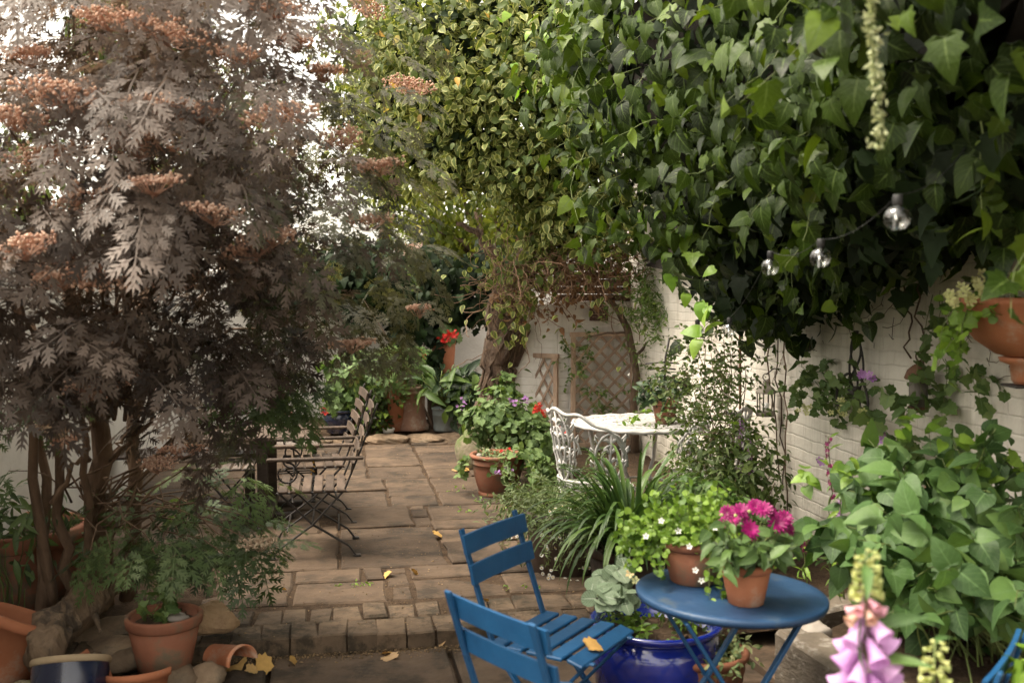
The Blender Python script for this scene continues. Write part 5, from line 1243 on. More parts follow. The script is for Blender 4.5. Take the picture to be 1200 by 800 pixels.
# hanging bowl planting
q = bc + W3([0, 0, bz + .19]); bw = thing('trailing_plant', 'pale yellow violas and ivy leaves spilling from the terracotta wall bowl', 'plant', q); fm = MB(); sm = MB(); fl_ = MB()
for k in range(44):
    a = rng.random()*2*PI; r_ = .2*math.sqrt(rng.random()); leafy(fm, sm, path(q + W3([math.cos(a)*r_, math.sin(a)*r_, -.02]), (math.cos(a), math.sin(a), .7), .09 + rng.random()*.08, 6, .2, .16), 6, ROUND, .036, .002, .2)
for k in range(5): leafy(fm, sm, path(q + W3([-.22, -.04, -.0]) + rng.normal(size=3)*.03, (-.5, -.2, -.1), .28, 8, .15, .35), 8, LOBED, .05, .002, .1)
fm.build('foliage', M['fresh'], bw, True); sm.build('stem', M['green_stem'], bw, True)
for px, py in ((1128, 340), (1142, 335), (1135, 352), (1155, 345), (1120, 352), (1165, 330), (1150, 325), (1178, 322), (1112, 348), (1185, 340)):
    f = MB(); c = P(px, py, 3.44 + rng.random()*.08); n = 3; f.cloud(FIVE, c + rng.normal(size=(n, 3))*.012, nz(W3([-.3, -1, .4]) + rng.normal(size=(n, 3))*.3), rdir(n), .019); f.build('flower_head', M['cream_petal'], bw, True)

# ------------------------------------------------------------------ foxglove
fx = W3([.64, 1.78, 0]); tip_ = P(1016, 645, 1.75); root = thing('foxglove', 'tall pink foxglove spike with greenish buds at its tip', 'foxglove', (fx[0], fx[1], 0)); sm = MB(); pts = arc((fx[0], fx[1], 0), tip_, 0, 14, .003); sm.tube(pts, [.007, .0025], 8); sm.build('stem', M['green_stem'], root, True)
BELL = (lambda n=10: (W3([(math.cos(2*PI*i/n)*r_*(1.1 if (j == 4 and i % 2) else 1), math.sin(2*PI*i/n)*r_, z) for j, (r_, z) in enumerate(((.05, 0), (.15, .12), (.2, .4), (.27, .75), (.38, 1.0))) for i in range(n)]), [(j*n+i, j*n+(i+1) % n, j*n+n+(i+1) % n, j*n+n+i) for j in range(4) for i in range(n)], np.repeat([0, .2, .4, .7, 1.], n)))()
def bells(root, stem_top, n, L, span, mat, s0, s1, drop, z0):
    for i in range(n):
        f = MB(); u = i / n; a = i * 2.4 + rng.random()*.4 - 1.2; z = stem_top[2] - z0 - span*u; c = W3([stem_top[0] + (fx[0]-stem_top[0])*min(1, (z0 + span*u)/1.2)*.0, stem_top[1], z]); az = W3([math.cos(a), math.sin(a)*.8 - .2, 0])
        ax = nz(W3([az[0], az[1], -drop])); y = nz(W3([-az[1], az[0], .01])); f.cloud(BELL, (c + az*.008)[None], ax[None], y[None], s0 + (s1 - s0)*u); f.build('flower_bell' if mat is M['pink'] else 'bud', mat, root, True)
bells(root, tip_, 26, 0, .085, M['bud'], .012, .022, .1, .0); bells(root, tip_, 8, 0, .03, leafm('blush_bud', [(.55, .36, .28), (.6, .3, .4)], .5, .2), .024, .032, .5, .085); bells(root, tip_, 24, 0, .19, M['pink'], .046, .072, .85, .115)
lm = MB(); leafy(lm, None, pts[4:], 14, LANCE, .1, t0=0)
n = 14; lm.cloud(OVAL, np.tile(fx + W3([0, 0, .03]), (n, 1)), nz(W3([0, 0, 1.]) + rng.normal(size=(n, 3))*.4), nz(rdir(n)*W3([1, 1, .1]) + W3([0, 0, .35])), .24); lm.build('leaves', M['shrub'], root, True)
t2 = P(1096, 750, 1.85); root = thing('foxglove', 'shorter budding foxglove spike with only pale yellow buds', 'foxglove', (t2[0] + .01, 1.88, 0)); sm = MB(); pts = arc((t2[0] + .01, 1.88, 0), t2, 0, 10, .003); sm.tube(pts, [.006, .002], 7); sm.build('stem', M['green_stem'], root, True); fx = W3([t2[0], 1.88, 0])
bells(root, t2, 22, 0, .10, M['bud'], .012, .026, .2, 0); lm = MB(); leafy(lm, None, pts, 16, LANCE, .09, t0=.1); lm.build('leaves', M['shrub'], root, True)
# leafy plant at the very corner
bush('leafy_plant', 'bright leaved plant peeping in at the bottom corner by the third blue chair', 'plant', P(1222, 800, 2.3) * W3([1, 1, 0]), [(P(1218, 792, 2.3), (.06, .07, .07))], CORD, .06, 30, M['fresh'], M['green_stem'], per=3, nst=8, r0=.004)

# ------------------------------------------------------------------ plants on and round the blue table
q = pA + W3([0, 0, .13]); root = thing('bacopa', 'pale green bacopa with tiny white flowers in the wide pot on the table', 'plant', q); fm = MB(); sm = MB()
for k in range(110):
    a = rng.random()*2*PI; r_ = .09*math.sqrt(rng.random()); L = .10 + rng.random()*.13; L *= (.62 if math.sin(a) < -.3 else 1); leafy(fm, sm, path(q + W3([math.cos(a)*r_, math.sin(a)*r_, 0]), (math.cos(a)*(.9 if a > 1.6 and a < 5 else .5), math.sin(a)*.6, 1.0), L, 7, .2, .10), 13, ROUND, .022, .0014, .15, .6, .5, .2)
for k in range(3): leafy(fm, sm, path(q + W3([.03 + rng.normal()*.02, -.10, .01]), (rng.normal()*.2, -.5, .1), .2 + rng.random()*.08, 9, .12, .5), 15, ROUND, .021, .0014, .1)
for k in range(28): leafy(fm, sm, path(q + W3([-.09, .0, .02]), (-.8, rng.normal()*.5, .5), .2, 8, .2, .16), 13, ROUND, .022, .0014, .2)
fm.build('foliage', M['fresh'], root, True); sm.build('stem', M['green_stem'], root, True)
for px, py in ((757, 628), (775, 610), (808, 640), (827, 635), (815, 668), (822, 680), (795, 622), (838, 618)):
    f = MB(); c = P(px, py, pA[1] - .15 + (.05 if px < 800 else 0)); f.cloud(FIVE, c[None], W3([[-.2, -1, .5]]), rdir(1), .011); f.build('flower_head', M['white_petal'], root, True)
q = pA + W3([.03, .14, .10]); bush('leafy_herb', 'taller fresh green herb rising behind the bacopa pot', 'plant', (pA[0] + .0, pA[1] + .62, UP), [(P(828, 592, pA[1] + .6), (.14, .12, .10)), (P(815, 625, pA[1] + .6), (.12, .1, .12)), (P(865, 600, pA[1] + .65), (.1, .1, .08))], [OVAL], .034, 1100, leafm('herb_leaf', [(.045, .09, .022), (.085, .15, .035)], .5, .25), M['green_stem'], per=9, sig=.2, nst=30, r0=.003)
q = pB + W3([0, 0, .12]); root = thing('dahlia', 'magenta double flowered plant in the small orange pot', 'flowering plant', q); fm = MB(); sm = MB()
for k in range(34):
    a = rng.random()*2*PI; leafy(fm, sm, path(q + W3([math.cos(a)*.03, math.sin(a)*.03, 0]), (math.cos(a)*.8, math.sin(a)*.8, 1.1), .12 + rng.random()*.06, 6, .15, .06), 5, OVAL, .062, .002, .35, .6, .4, .4)
fm.build('foliage', leafm('dahlia_leaf', [(.035, .07, .02), (.06, .11, .03), (.09, .16, .035)], .5, .2, vein=(.10, .16, .05)), root, True)
DAH = [petals(9, .2, .5, .05), petals(11, .18, .3, .1), petals(13, .16, .1, .15)]
for px, py, dy, s_ in ((880, 620, -.085, .034), (852, 600, -.02, .026), (868, 597, 0, .028), (886, 593, .02, .03), (905, 600, .01, .032), (912, 613, -.01, .034), (895, 596, .0, .03), (920, 606, .03, .03), (860, 608, .03, .024), (925, 618, .02, .028), (846, 612, .05, .02), (873, 604, .03, .026)):
    f = MB(); c = P(px, py, pB[1] + dy)
    no = nz(W3([rng.normal()*.3 + (c[0]-pB[0])*4, -.9 if dy < 0 else -.5, .5])); tp0 = rdir(1)
    for k, tm in enumerate(DAH): f.cloud(tm, (c - no*.003*k)[None], no[None], nz(tp0 + rdir(1)*.3), s_*(.62 + .22*k))
    f.build('flower_head', M['magenta'], root, True); sm.tube(arc(q + rng.normal(size=3)*.012, c - no*.01, -.0, 6, .003), .0018, 5)
sm.build('stem', M['green_stem'], root, True)
for px, py in ((862, 604), (846, 603), (878, 599)):
    f = MB(); c = P(px, py, pB[1] - .06); f.cloud(DOT, c[None], rdir(1), rdir(1), .014); f.build('bud', M['bud'], root, True)
# felted plant in the blue bowl, at its outer side
q = gl + W3([0, 0, .36]); root = thing('felted_plant', 'silvery felted leaves with pale new growth in the blue glazed bowl', 'plant', q); fm = MB(); sm = MB()
for px, py, dy in ((722, 668, 0), (708, 680, .03), (700, 697, -.05), (726, 695, -.08), (735, 676, .05), (716, 690, .0), (742, 700, .0), (712, 704, -.1), (728, 706, -.12)):
    tg = P(px, py, gl[1] + dy); pts = arc(q + W3([-.1 + rng.normal()*.03, rng.normal()*.05, 0]), tg, 0, 7, .006); sm.tube(pts, [.005, .003], 6)
    k = 5; fm.cloud(ROUND, np.tile(tg, (k, 1)) + rng.normal(size=(k, 3))*.012, nz(W3([0, -.6, .8]) + rng.normal(size=(k, 3))*.35), nz(rdir(k) + W3([0, -.3, .1])), .066*(.7 + .5*rng.random(k)))
fm.build('foliage', M['felt'], root, True); sm.build('stem', M['green_stem'], root, True)
root = thing('bedding_flowers', 'small yellowish bedding flowers low in the blue glazed bowl', 'flowering plant', q + W3([.1, 0, 0])); fm = MB()
for k in range(40): a = rng.random()*2*PI; r_ = .19*math.sqrt(rng.random()); leafy(fm, None, path(q + W3([math.cos(a)*r_, math.sin(a)*r_, 0]), (math.cos(a)*.4, math.sin(a)*.4, .8), .08, 5, .2), 7, OVAL, .03)
fm.build('foliage', M['fresh'], root, True)
for px, py in ((738, 672), (745, 680), (760, 695)): f = MB(); c = P(px, py, gl[1] - .05); f.cloud(FIVE, c[None], W3([[-.2, -1, .6]]), rdir(1), .018); f.build('flower_head', leafm('apricot', [(.7, .5, .25), (.75, .6, .4)], .5, .2) if px == 738 else M['cream_petal'], root, True)
q = up_ + W3([0, 0, .27]); root = thing('succulent', 'low succulent rosettes and creeping stems in the pot under the table', 'succulent', q); fm = MB()
for k in range(60): a = rng.random()*2*PI; r_ = .15*math.sqrt(rng.random()); leafy(fm, None, path(q + W3([math.cos(a)*r_, math.sin(a)*r_, 0]), (math.cos(a)*.6, math.sin(a)*.6, .6), .07 + rng.random()*.05, 5, .3), 8, OVAL, .028)
fm.build('foliage', M['succ'], root, True)

# ------------------------------------------------------------------ strap leaves and trailing daisies
q = tB + W3([0, 0, .27]); root = thing('strap_leaved_plant', 'fountain of long glossy strap leaves from a dark tub', 'plant', q); mb = MB()
for k in range(360):
    a = rng.random()*2*PI; r_ = rng.random()*.1; blade(mb, q + W3([math.cos(a)*r_, math.sin(a)*r_, 0]), a + rng.normal()*.3, .40 + rng.random()*.32, R(86 - rng.random()*34), 2.3 + rng.random()*2.0, .011 + rng.random()*.004, 10)
mb.build('leaves', M['strap'], root, True)
q = W3(POTE.location) + W3([0, 0, .33]); root = thing('trailing_daisies', 'wiry trailing plant dotted with little white daisies in the dark tub', 'flowering plant', q); fm = MB(); sm = MB()
for k in range(170):
    a = rng.random()*2*PI; r_ = .2*math.sqrt(rng.random()); L = .18 + rng.random()*.3; out_ = W3([math.cos(a), math.sin(a), 0])
    leafy(fm, sm, path(q + out_*r_, out_*.7 + W3([0, 0, .9]), L, 9, .2, .17), 18, LANCE, .042, .0012, .1, .5, .6)
for k in range(30): a = -PI/2 + rng.normal()*.9; o_ = W3([math.cos(a), math.sin(a), 0]); leafy(fm, sm, path(q + o_*.22, o_*.6 + W3([0, 0, .1]), .3, 9, .15, .4), 14, LANCE, .032, .0012)
fm.build('foliage', M['erig'], root, True); sm.build('stem', M['green_stem'], root, True)
for k in range(46):
    px = 632 + rng.random()*62; py = 592 + rng.random()*96
    if k < 8: px, py = ((640, 688), (648, 676), (655, 682), (646, 668), (636, 672), (652, 692), (598, 630), (606, 628))[k]
    f = MB(); c = P(px, py, q[1] - .27 + rng.random()*.1 + (.25 if px < 610 else 0)); n_ = nz(W3([rng.normal()*.4, -.8, .7 + rng.normal()*.3])); f.cloud(DAISY, c[None], n_[None], rdir(1), .0125); f.cloud(DOT, (c + n_*.002)[None], rdir(1), rdir(1), .008, mi=1); f.build('flower_head', [M['white_petal'], M['yellow']], root, True)

# ------------------------------------------------------------------ middle: geraniums and the ringed pot
gb = P(598, 500, 8.6); root, pos, out = bush('geranium', 'big pale green geranium clump behind the ringed pot', 'geranium', (gb[0], 8.6, UP + .05), [(P(588, 485, 8.6), (.28, .3, .22)), (P(615, 505, 8.5), (.28, .3, .2)), (P(568, 495, 8.6), (.18, .2, .16)), (P(592, 455, 8.8), (.10, .12, .12)), (P(632, 518, 8.4), (.2, .2, .16))], LOBED, .05, 1600, M['geran'], M['green_stem'], up=.7, per=5, sig=.2, nst=40, r0=.005)
for k, (px, py) in enumerate(((628, 480), (637, 483), (655, 503), (632, 476), (660, 506))):
    f = MB(); c = P(px, py, 8.15); n = 12; f.cloud(FIVE, c + rng.normal(size=(n, 3))*.015, rdir(n) + W3([0, -.6, .3]), rdir(n), .014); f.build('flower_head', M['red'], root, True)
for px, py in ((542, 472), (600, 470), (615, 468)): f = MB(); c = P(px, py, 8.2); n = 9; f.cloud(FIVE, c + rng.normal(size=(n, 3))*.02, rdir(n) + W3([0, -.6, .3]), rdir(n), .014); f.build('pale_flower_head', M['violet'], root, True)
q = mp + W3([0, 0, .30]); root = thing('ivy_geranium', 'trailing lobed geranium spilling over the near side of the ringed pot', 'geranium', q); fm = MB(); sm = MB()
for k in range(34): leafy(fm, sm, path(q + W3([.19 + rng.normal()*.03, -.05 + rng.normal()*.07, .03]), (.6 + rng.normal()*.2, -.3 + rng.normal()*.3, .3), .28 + rng.random()*.16, 8, .18, .32), 8, LOBED, .06, .002, .2, .5, .5)
for k in range(4): leafy(fm, sm, path(q + W3([.06, -.2, .03]), (.1 + rng.normal()*.1, -.6, .1), .3, 8, .12, .45), 8, LOBED, .05, .002, .2)
for k in range(6): leafy(fm, sm, path(q + W3([-.2, .02, .03]), (-.7, rng.normal()*.3, .1), .25, 8, .12, .4), 6, LOBED, .05, .002, .2)
fm.build('foliage', M['geran'], root, True); sm.build('stem', M['green_stem'], root, True)
for px, py in ((584, 553), (592, 549), (597, 552)): f = MB(); c = P(px, py, mp[1] - .28); n = 5; f.cloud(FIVE, c + rng.normal(size=(n, 3))*.012, rdir(n) + W3([0, -.8, .3]), rdir(n), .013); f.build('flower_head', M['violet'], root, True)
root = thing('bedding_flowers', 'tiny bedding plants with red flowers and stones on top of the ringed pot soil', 'flowering plant', q); root['label'] = 'tiny bedding plants with red flowers inside the ringed pot'; fm = MB()
for k in range(34): a = rng.random()*2*PI; r_ = .15*math.sqrt(rng.random()); leafy(fm, None, path(q + W3([math.cos(a)*r_, math.sin(a)*r_, 0]), (math.cos(a)*.4, math.sin(a)*.4, .8), .07, 5, .2), 6, OVAL, .03)
fm.build('foliage', M['succ'], root, True)
for px, py in ((577, 531), (597, 527), (588, 529)): f = MB(); c = P(px, py, mp[1] - .02); n = 5; f.cloud(FIVE, c + rng.normal(size=(n, 3))*.008, rdir(n) + W3([0, -.5, .6]), rdir(n), .012); f.build('flower_head', M['red'], root, True)
for k, (px, py) in enumerate(((563, 525), (602, 531))):
    mb = MB(); mb.rock((0, 0, 0), (.045, .035, .03), 120 + k, 10); o = mb.build('pebble', M['pebble']); o.location = P(px, py, mp[1]) * W3([1, 1, 0]) + W3([0, 0, UP + .31]); tag(o, ('grey pebble on the soil of the ringed pot, far from the trailing leaves', 'pale pebble on the soil of the ringed pot, beside the trailing leaves')[k], 'pebble')
# plant on the white table
q = pt_ + W3([0, 0, .15]); root, pos, out = bush('potted_plant', 'small leafy plant with white flowers in the pot on the white table', 'plant', q, [(q + W3([0, 0, .09]), (.15, .13, .09)), (q + W3([-.12, 0, .05]), (.08, .08, .06))], OVAL, .055, 240, M['fern'], M['green_stem'], per=4, nst=16, r0=.003)
mb = MB(); n = 14; mb.cloud(FIVE, q + W3([-.02, -.1, .12]) + rng.normal(size=(n, 3))*W3([.07, .02, .03]), rdir(n) + W3([0, -.8, .5]), rdir(n), .012); mb.build('flower_head', M['white_petal'], root, True)
root = thing('plant_support', 'dark twiggy wire support standing up from the potted plant on the white table', 'plant support', q + W3([0, .05, 0])); mb = MB(); b_ = q + W3([.0, .05, 0])
mb.tube([b_, b_ + W3([.01, 0, .3]), b_ + W3([.035, 0, .44])], .008, 6)
for z, w_ in ((.16, .12), (.22, .10), (.26, .13)): mb.tube([b_ + W3([-w_, 0, z]), b_ + W3([0, -.01, z + .012]), b_ + W3([w_*.8, 0, z])], .006, 5)
mb.build('wire', M['iron'], root, True)
mb = MB(); q2 = W3([P(735, 490, 6.75)[0], 6.75, UP + tz + .012]); root = thing('leaf_sprig', 'sprig of green and yellow leaves lying on the white table', 'sprig', q2); fm = MB(); leafy(fm, mb, path(q2 + W3([-.1, 0, .01]), (1, -.1, .12), .3, 7, .2, .02), 14, OVAL, .06, .002, .1); fm.build('leaves', M['fresh'], root, True); mb.build('stem', M['twig'], root, True)

# ------------------------------------------------------------------ back row plants
def dome(label, cat, potobj, h, r, n, tm, size, mat, name='potted_plant', lift=.1, **kw):
    q = W3(potobj.location) + W3([0, 0, h]); return bush(name, label, cat, q, [(q + W3([0, 0, lift]), (r, r, r*.7))], tm, size, n, mat, M['green_stem'], nst=18, r0=.004, per=5, **kw)[0], q
r_, q = dome('red flowered geranium in the navy pot at the wall', 'geranium', POTN, .22, .17, 130, LOBED, .08, M['geran'], 'geranium', .12)
f = MB(); c = P(379, 482, 10.7); n = 12; f.cloud(FIVE, c + rng.normal(size=(n, 3))*.02, rdir(n) + W3([0, -.8, .3]), rdir(n), .02); f.build('flower_head', M['red'], r_, True)
dome('pale lobed foliage above the tall brown pot', 'plant', POTT1, .5, .3, 260, LOBED, .12, M['geran'], 'potted_plant', .12)
dome('pale deeply cut foliage above the tall orange pot', 'plant', POTT2, .52, .32, 240, LACY, .22, M['geran'], 'potted_plant', .16)
root = thing('trailing_ivy', 'dark small leaved ivy trailing between the two tall pots', 'ivy', bpos(440, 11.0, .6)); fm = MB(); sm = MB()
for k in range(44): leafy(fm, sm, path(P(438 + rng.normal()*6, 440 + rng.random()*40, 10.95), (rng.normal()*.3, -.2, -1), .4, 8, .2, .05), 10, IVY, .055, .002, .05)
fm.build('foliage', M['ivy'], root, True); sm.build('stem', M['twig'], root, True)
q = W3(POTZ.location) + W3([0, 0, .22]); root = thing('aspidistra', 'broad upright glossy dark leaves growing from the zinc bucket', 'plant', q); fm = MB(); sm = MB()
for k in range(40):
    a = rng.random()*2*PI; L = .16 + rng.random()*.36; d = W3([math.cos(a)*.55 + .08, math.sin(a)*.5 - .1, .85]); p = path(q, d, L, 6, .1, .03); sm.tube(p, .006, 5)
    fm.cloud((OVAL[0]*W3([.55, 1, 1.2]), OVAL[1], OVAL[2]), p[-1][None], nz(W3([[0, -.5, .7]]) + rng.normal(size=(1, 3))*.3), nz((d + rng.normal(size=3)*.3 + W3([0, 0, -.2]))[None]), .31*(.7 + .5*rng.random()))
fm.build('foliage', M['dark_leaf'], root, True); sm.build('stem', M['green_stem'], root, True)
r_, q = dome('red geranium crowning the tall red pot on the plinth', 'geranium', POTR, .47, .17, 120, LOBED, .09, M['geran'], 'geranium', .08)
for px, py in ((525, 390), (532, 393), (519, 398), (497, 415)):
    f = MB(); c = P(px, py, 11.45); n = 14; f.cloud(FIVE, c + rng.normal(size=(n, 3))*.028, rdir(n) + W3([0, -.8, .3]), rdir(n), .022); f.build('flower_head', M['red'], r_, True)
# dark ivy over the rear wall
q = P(520, 330, 11.8); root = thing('rear_ivy', 'dark ivy mounded over the rear white wall beside the old tree', 'ivy', (q[0], 11.8, .2)); pos, out = blob_pts([(P(510, 335, 11.8), (.6, .4, .42)), (P(562, 350, 11.9), (.35, .35, .3)), (P(490, 350, 11.7), (.3, .3, .45)), (P(440, 330, 11.9), (.7, .4, .5)), (P(475, 400, 11.7), (.14, .15, .5)), (P(495, 425, 11.6), (.16, .15, .3)), (P(350, 330, 11.9), (.9, .4, .5)), (P(505, 400, 11.6), (.12, .12, .3)), (P(555, 318, 11.95), (.6, .35, .28)), (P(545, 362, 11.85), (.5, .25, .12)), (P(470, 320, 11.9), (.5, .35, .4))], 3600, 8, .16, .25)
fm = MB(); fm.cloud(IVY, pos, nz(out*.7 + W3([0, -.6, .4]) + rng.normal(size=out.shape)*.4), nz(W3([0, -.2, -1]) + rng.normal(size=out.shape)*.4), .10*(.7 + .6*rng.random(len(pos)))); fm.build('foliage', M['ivy_dark'], root, True)
sm = MB(); stems_to(sm, (q[0] - .5, 11.95, .2), pos[rng.integers(0, len(pos), 12)], .014, .004, .05, .3); sm.build('stem', M['twig'], root, True)
f = MB(); c = P(481, 290, 9.2); n = 26; 
root = thing('rose', 'single pale pink rose spray reaching out before the dark rear ivy', 'rose', (c[0] - .1, 11.0, 1.3)); sm = MB(); sm.tube(arc((c[0] - .1, 11.0, 1.3), c, -.1, 10, .02), [.007, .002], 6); sm.build('stem', M['green_stem'], root, True)
f.cloud(FIVE, c + rng.normal(size=(n, 3))*W3([.06, .04, .02]), nz(rdir(n) + W3([0, -.6, .6])), rdir(n), .028); f.build('flower_head', leafm('pale_rose', [(.62, .42, .36), (.72, .56, .48)], .6, .25, tcol=(1.1, 1, .9)), root, True)
fm = MB(); leafy(fm, None, arc((c[0] - .1, 11.0, 1.3), c, -.1, 10, .02), 40, OVAL, .07, t0=.4); fm.build('leaves', M['jasmine'], root, True)
bush('low_shrub', 'dark low foliage between the zinc bucket and the old tree', 'shrub', (P(548, 470, 11.0)[0], 11.0, .2), [(P(550, 450, 11.1), (.26, .2, .22)), (P(535, 470, 10.9), (.2, .2, .2)), (P(560, 480, 10.6), (.2, .2, .15))], OVAL, .12, 300, M['dark_leaf'], M['twig'], per=4, nst=18)

# ------------------------------------------------------------------ trees beyond the walls
def tree(label, px, py, Y, r, n, mat, size=.12, tm=OVAL, dens=.35, name='garden_tree', base=None, lobes=7):
    c = P(px, py, Y); root = thing(name, label, 'tree', (c[0], Y, -.05), 0, 'trees beyond the garden walls')
    bl_ = [(c, (r*.75, r*.6, r*.65))]
    for k in range(lobes): d = nz(rng.normal(size=3)*W3([1, .7, .8])); bl_.append((c + d*r*.65, (r*.42,)*3))
    pos, out = blob_pts(bl_, n, 10, .16, .3); fm = MB(); fm.cloud(tm, pos, nz(out + W3([0, -.2, .5]) + rng.normal(size=out.shape)*.5), nz(out*.6 + W3([0, 0, -.6]) + rng.normal(size=out.shape)*.5), size*(.65 + .6*rng.random(len(pos)))); fm.build('crown', mat, root, True)
    tk = MB(); tk.tube(arc((c[0] + .1, Y, -.05), c, 0, 8, .05), [.16, .05], 9); tk.build('trunk', M['bark'], root, True)
    lb = MB(); stems_to(lb, c - W3([0, 0, r*.4]), pos[rng.integers(0, len(pos), 16)], .04, .008, .05, .06, 6, 6); lb.build('limb', M['bark'], root, True)
tree('olive green tree behind the purple shrub, under the open sky gap', 165, 40, 13.5, 1.25, 3600, M['back_green'])
tree('low green tree just over the side wall', 30, 230, 13, 1.3, 2200, M['back_green'])
tree('yellow green tree glowing through the arch of variegated ivy', 560, 245, 13.4, 1.4, 3600, M['yellowgreen'], .11)
tree('dense dark tree filling the view behind the variegated ivy', 640, 120, 15, 2.9, 6500, M['back_green'], .15)
tree('loose tree whose edge shows sky, beside the variegated ivy', 450, 110, 14.5, 1.1, 2600, M['back_green'], .12)
tree('round green tree over the rear wall behind the purple shrub', 260, 190, 16, 1.7, 3200, M['back_green'])

# ------------------------------------------------------------------ the purple elder
eb = W3([P(118, 690, 5.0)[0], 5.0, UP]); el = thing('purple_elder', 'huge purple black elder shrub with finely cut leaves and flat pinkish flower heads', 'shrub', eb)
EB = [(P(120, 110, 3.7), (.72, .6, .55)), (P(60, 230, 3.5), (.6, .55, .5)), (P(250, 190, 3.7), (.6, .6, .5)), (P(340, 130, 4.3), (.5, .5, .55), .7), (P(330, 270, 4.1), (.5, .5, .42)), (P(180, 320, 3.7), (.65, .5, .42)), (P(410, 300, 4.9), (.36, .4, .5), .9),
      (P(420, 130, 5.2), (.45, .4, .6), .4), (P(40, 370, 3.7), (.4, .4, .33)), (P(375, 395, 4.9), (.34, .36, .22), .5), (P(230, 420, 4.1), (.4, .4, .24), .7), (P(110, 430, 4.1), (.3, .3, .18), .45), (P(280, 490, 4.5), (.24, .3, .2), .5), (P(425, 400, 5.3), (.2, .25, .2), .6), (P(10, 455, 4.2), (.2, .25, .2), .35), (P(220, 495, 4.6), (.26, .3, .18), .8), (P(170, 395, 3.9), (.42, .35, .16), .9), (P(300, 375, 4.2), (.4, .35, .2), 1.1), (P(60, 420, 3.9), (.25, .3, .12), .7), (P(170, -20, 3.6), (.8, .6, .4), .7), (P(300, 40, 4.0), (.5, .5, .35), .5)]
pos, out = blob_pts(EB, 1600, 5, .22, .32, .45); n = len(pos)
nrm = nz(W3([0, -.25, 1.0]) + out * .55 + rng.normal(size=out.shape) * .35); tip = nz(out * W3([1, 1, .2]) + W3([0, -.15, -.28]) + rng.normal(size=out.shape) * W3([.7, .7, .25]))
r1 = np.clip(.46 + .16 * (pos[:, 2] - 1.9) + rng.normal(size=n) * .24, 0, 1); sz = .225 * (.65 + .6 * rng.random(n))  # higher leaves coloured paler, painting in the stronger light at the top
ol = ((pos[:, 0] / pos[:, 1]) * F + 600 + rng.normal(size=n) * 45 + (pos[:, 2] - 1.7) * -45) > 335
fm = MB(); fm.cloud(LACY, pos[~ol], nrm[~ol], tip[~ol], sz[~ol], r1[~ol]); fm.build('purple_foliage', M['elder'], el, True)
fm = MB(); fm.cloud(LACY, pos[ol], nrm[ol], tip[ol], sz[ol] * .85, r1[ol]); fm.build('olive_foliage', M['elder_olive'], el, True)
GB = [(P(225, 620, 4.7), (.32, .3, .13)), (P(290, 650, 4.6), (.18, .2, .07)), (P(165, 625, 4.5), (.18, .2, .07), .9), (P(235, 570, 4.8), (.25, .3, .10), .7), (P(25, 590, 4.6), (.16, .2, .14), .6), (P(35, 475, 4.4), (.16, .2, .10), .8), (P(110, 600, 4.6), (.13, .2, .06), .5), (P(300, 450, 4.6), (.2, .2, .12), .6)]
pos2, out2 = blob_pts(GB, 215, 4, .25, .3, .6); n = len(pos2); fm = MB(); fm.cloud(LACY, pos2, nz(W3([0, -.35, 1.]) + out2*.5 + rng.normal(size=out2.shape)*.35), nz(out2*W3([1, 1, .2]) + W3([0, -.2, -.35]) + rng.normal(size=out2.shape)*W3([.7, .7, .25])), .21*(.65 + .6*rng.random(n))); fm.build('green_foliage', M['elder_green'], el, True)
for c0, tp0, r_ in (((118, 690, 5.0), (118, 505, 4.8), .052), ((150, 690, 5.1), (156, 490, 5.1), .036), ((50, 700, 4.75), (55, 560, 4.8), .024), ((85, 690, 4.85), (70, 570, 4.7), .024), ((60, 700, 4.8), (28, 420, 4.5), .022), ((92, 690, 4.9), (105, 590, 4.6), .02)):
    a, b = P(*c0), P(*tp0); a[2] = UP if c0[0] != 50 else .1; mb = MB(); up2 = b + (b - a) * .25 + W3([rng.normal()*.1, -.2, .6]); pts = np.concatenate([arc(a, b, 0, 8, .012), arc(b, up2, 0, 6, .02)[1:]]); mb.tube(pts, [r_*1.3, r_, r_*.8, r_*.5], 10, .5, rough=.4); mb.build('trunk', M['elder_bark'], el, True)
mb = MB()
for k in range(52):
    tg = pos[rng.integers(0, len(pos))]; a = P(120 + rng.normal()*25, 500 - rng.random()*60, 4.7); mb.tube(arc(a, tg, -.12, 9, .03), [.011, .002], 5)
for a, b in (((60, 590, 4.6), (110, 495, 4.7)), ((130, 540, 4.8), (200, 480, 4.4)), ((105, 540, 4.8), (20, 450, 4.4)), ((120, 545, 4.8), (150, 505, 4.9))): mb.tube(arc(P(*a), P(*b), 0, 8, .02), [.014, .008], 6)
for k in range(40): mb.tube(arc(P(130 + rng.normal()*30, 600 + rng.normal()*20, 4.8), pos2[rng.integers(0, len(pos2))], -.06, 7, .02), [.006, .002], 5)
mb.build('branch', M['elder_bark'], el, True)
UM = [(130, 18, 80), (195, 35, 90), (345, 45, 45), (380, 80, 45), (75, 110, 110), (200, 122, 85), (330, 130, 85), (62, 178, 85), (165, 168, 80), (235, 128, 50), (105, 228, 85), (30, 285, 60), (110, 318, 100), (212, 325, 65), (300, 285, 80), (318, 272, 50), (70, 322, 60), (480, 98, 55), (445, 190, 50), (430, 255, 50), (412, 400, 50), (492, 360, 28), (125, 440, 60), (60, 500, 46), (100, 455, 45), (215, 525, 48), (78, 515, 28), (305, 632, 42), (180, 210, 60), (250, 245, 60), (150, 150, 70), (400, 160, 45), (20, 135, 60), (275, 60, 60), (430, 5, 40), (185, 540, 40), (320, 5, 70), (35, 60, 50)]
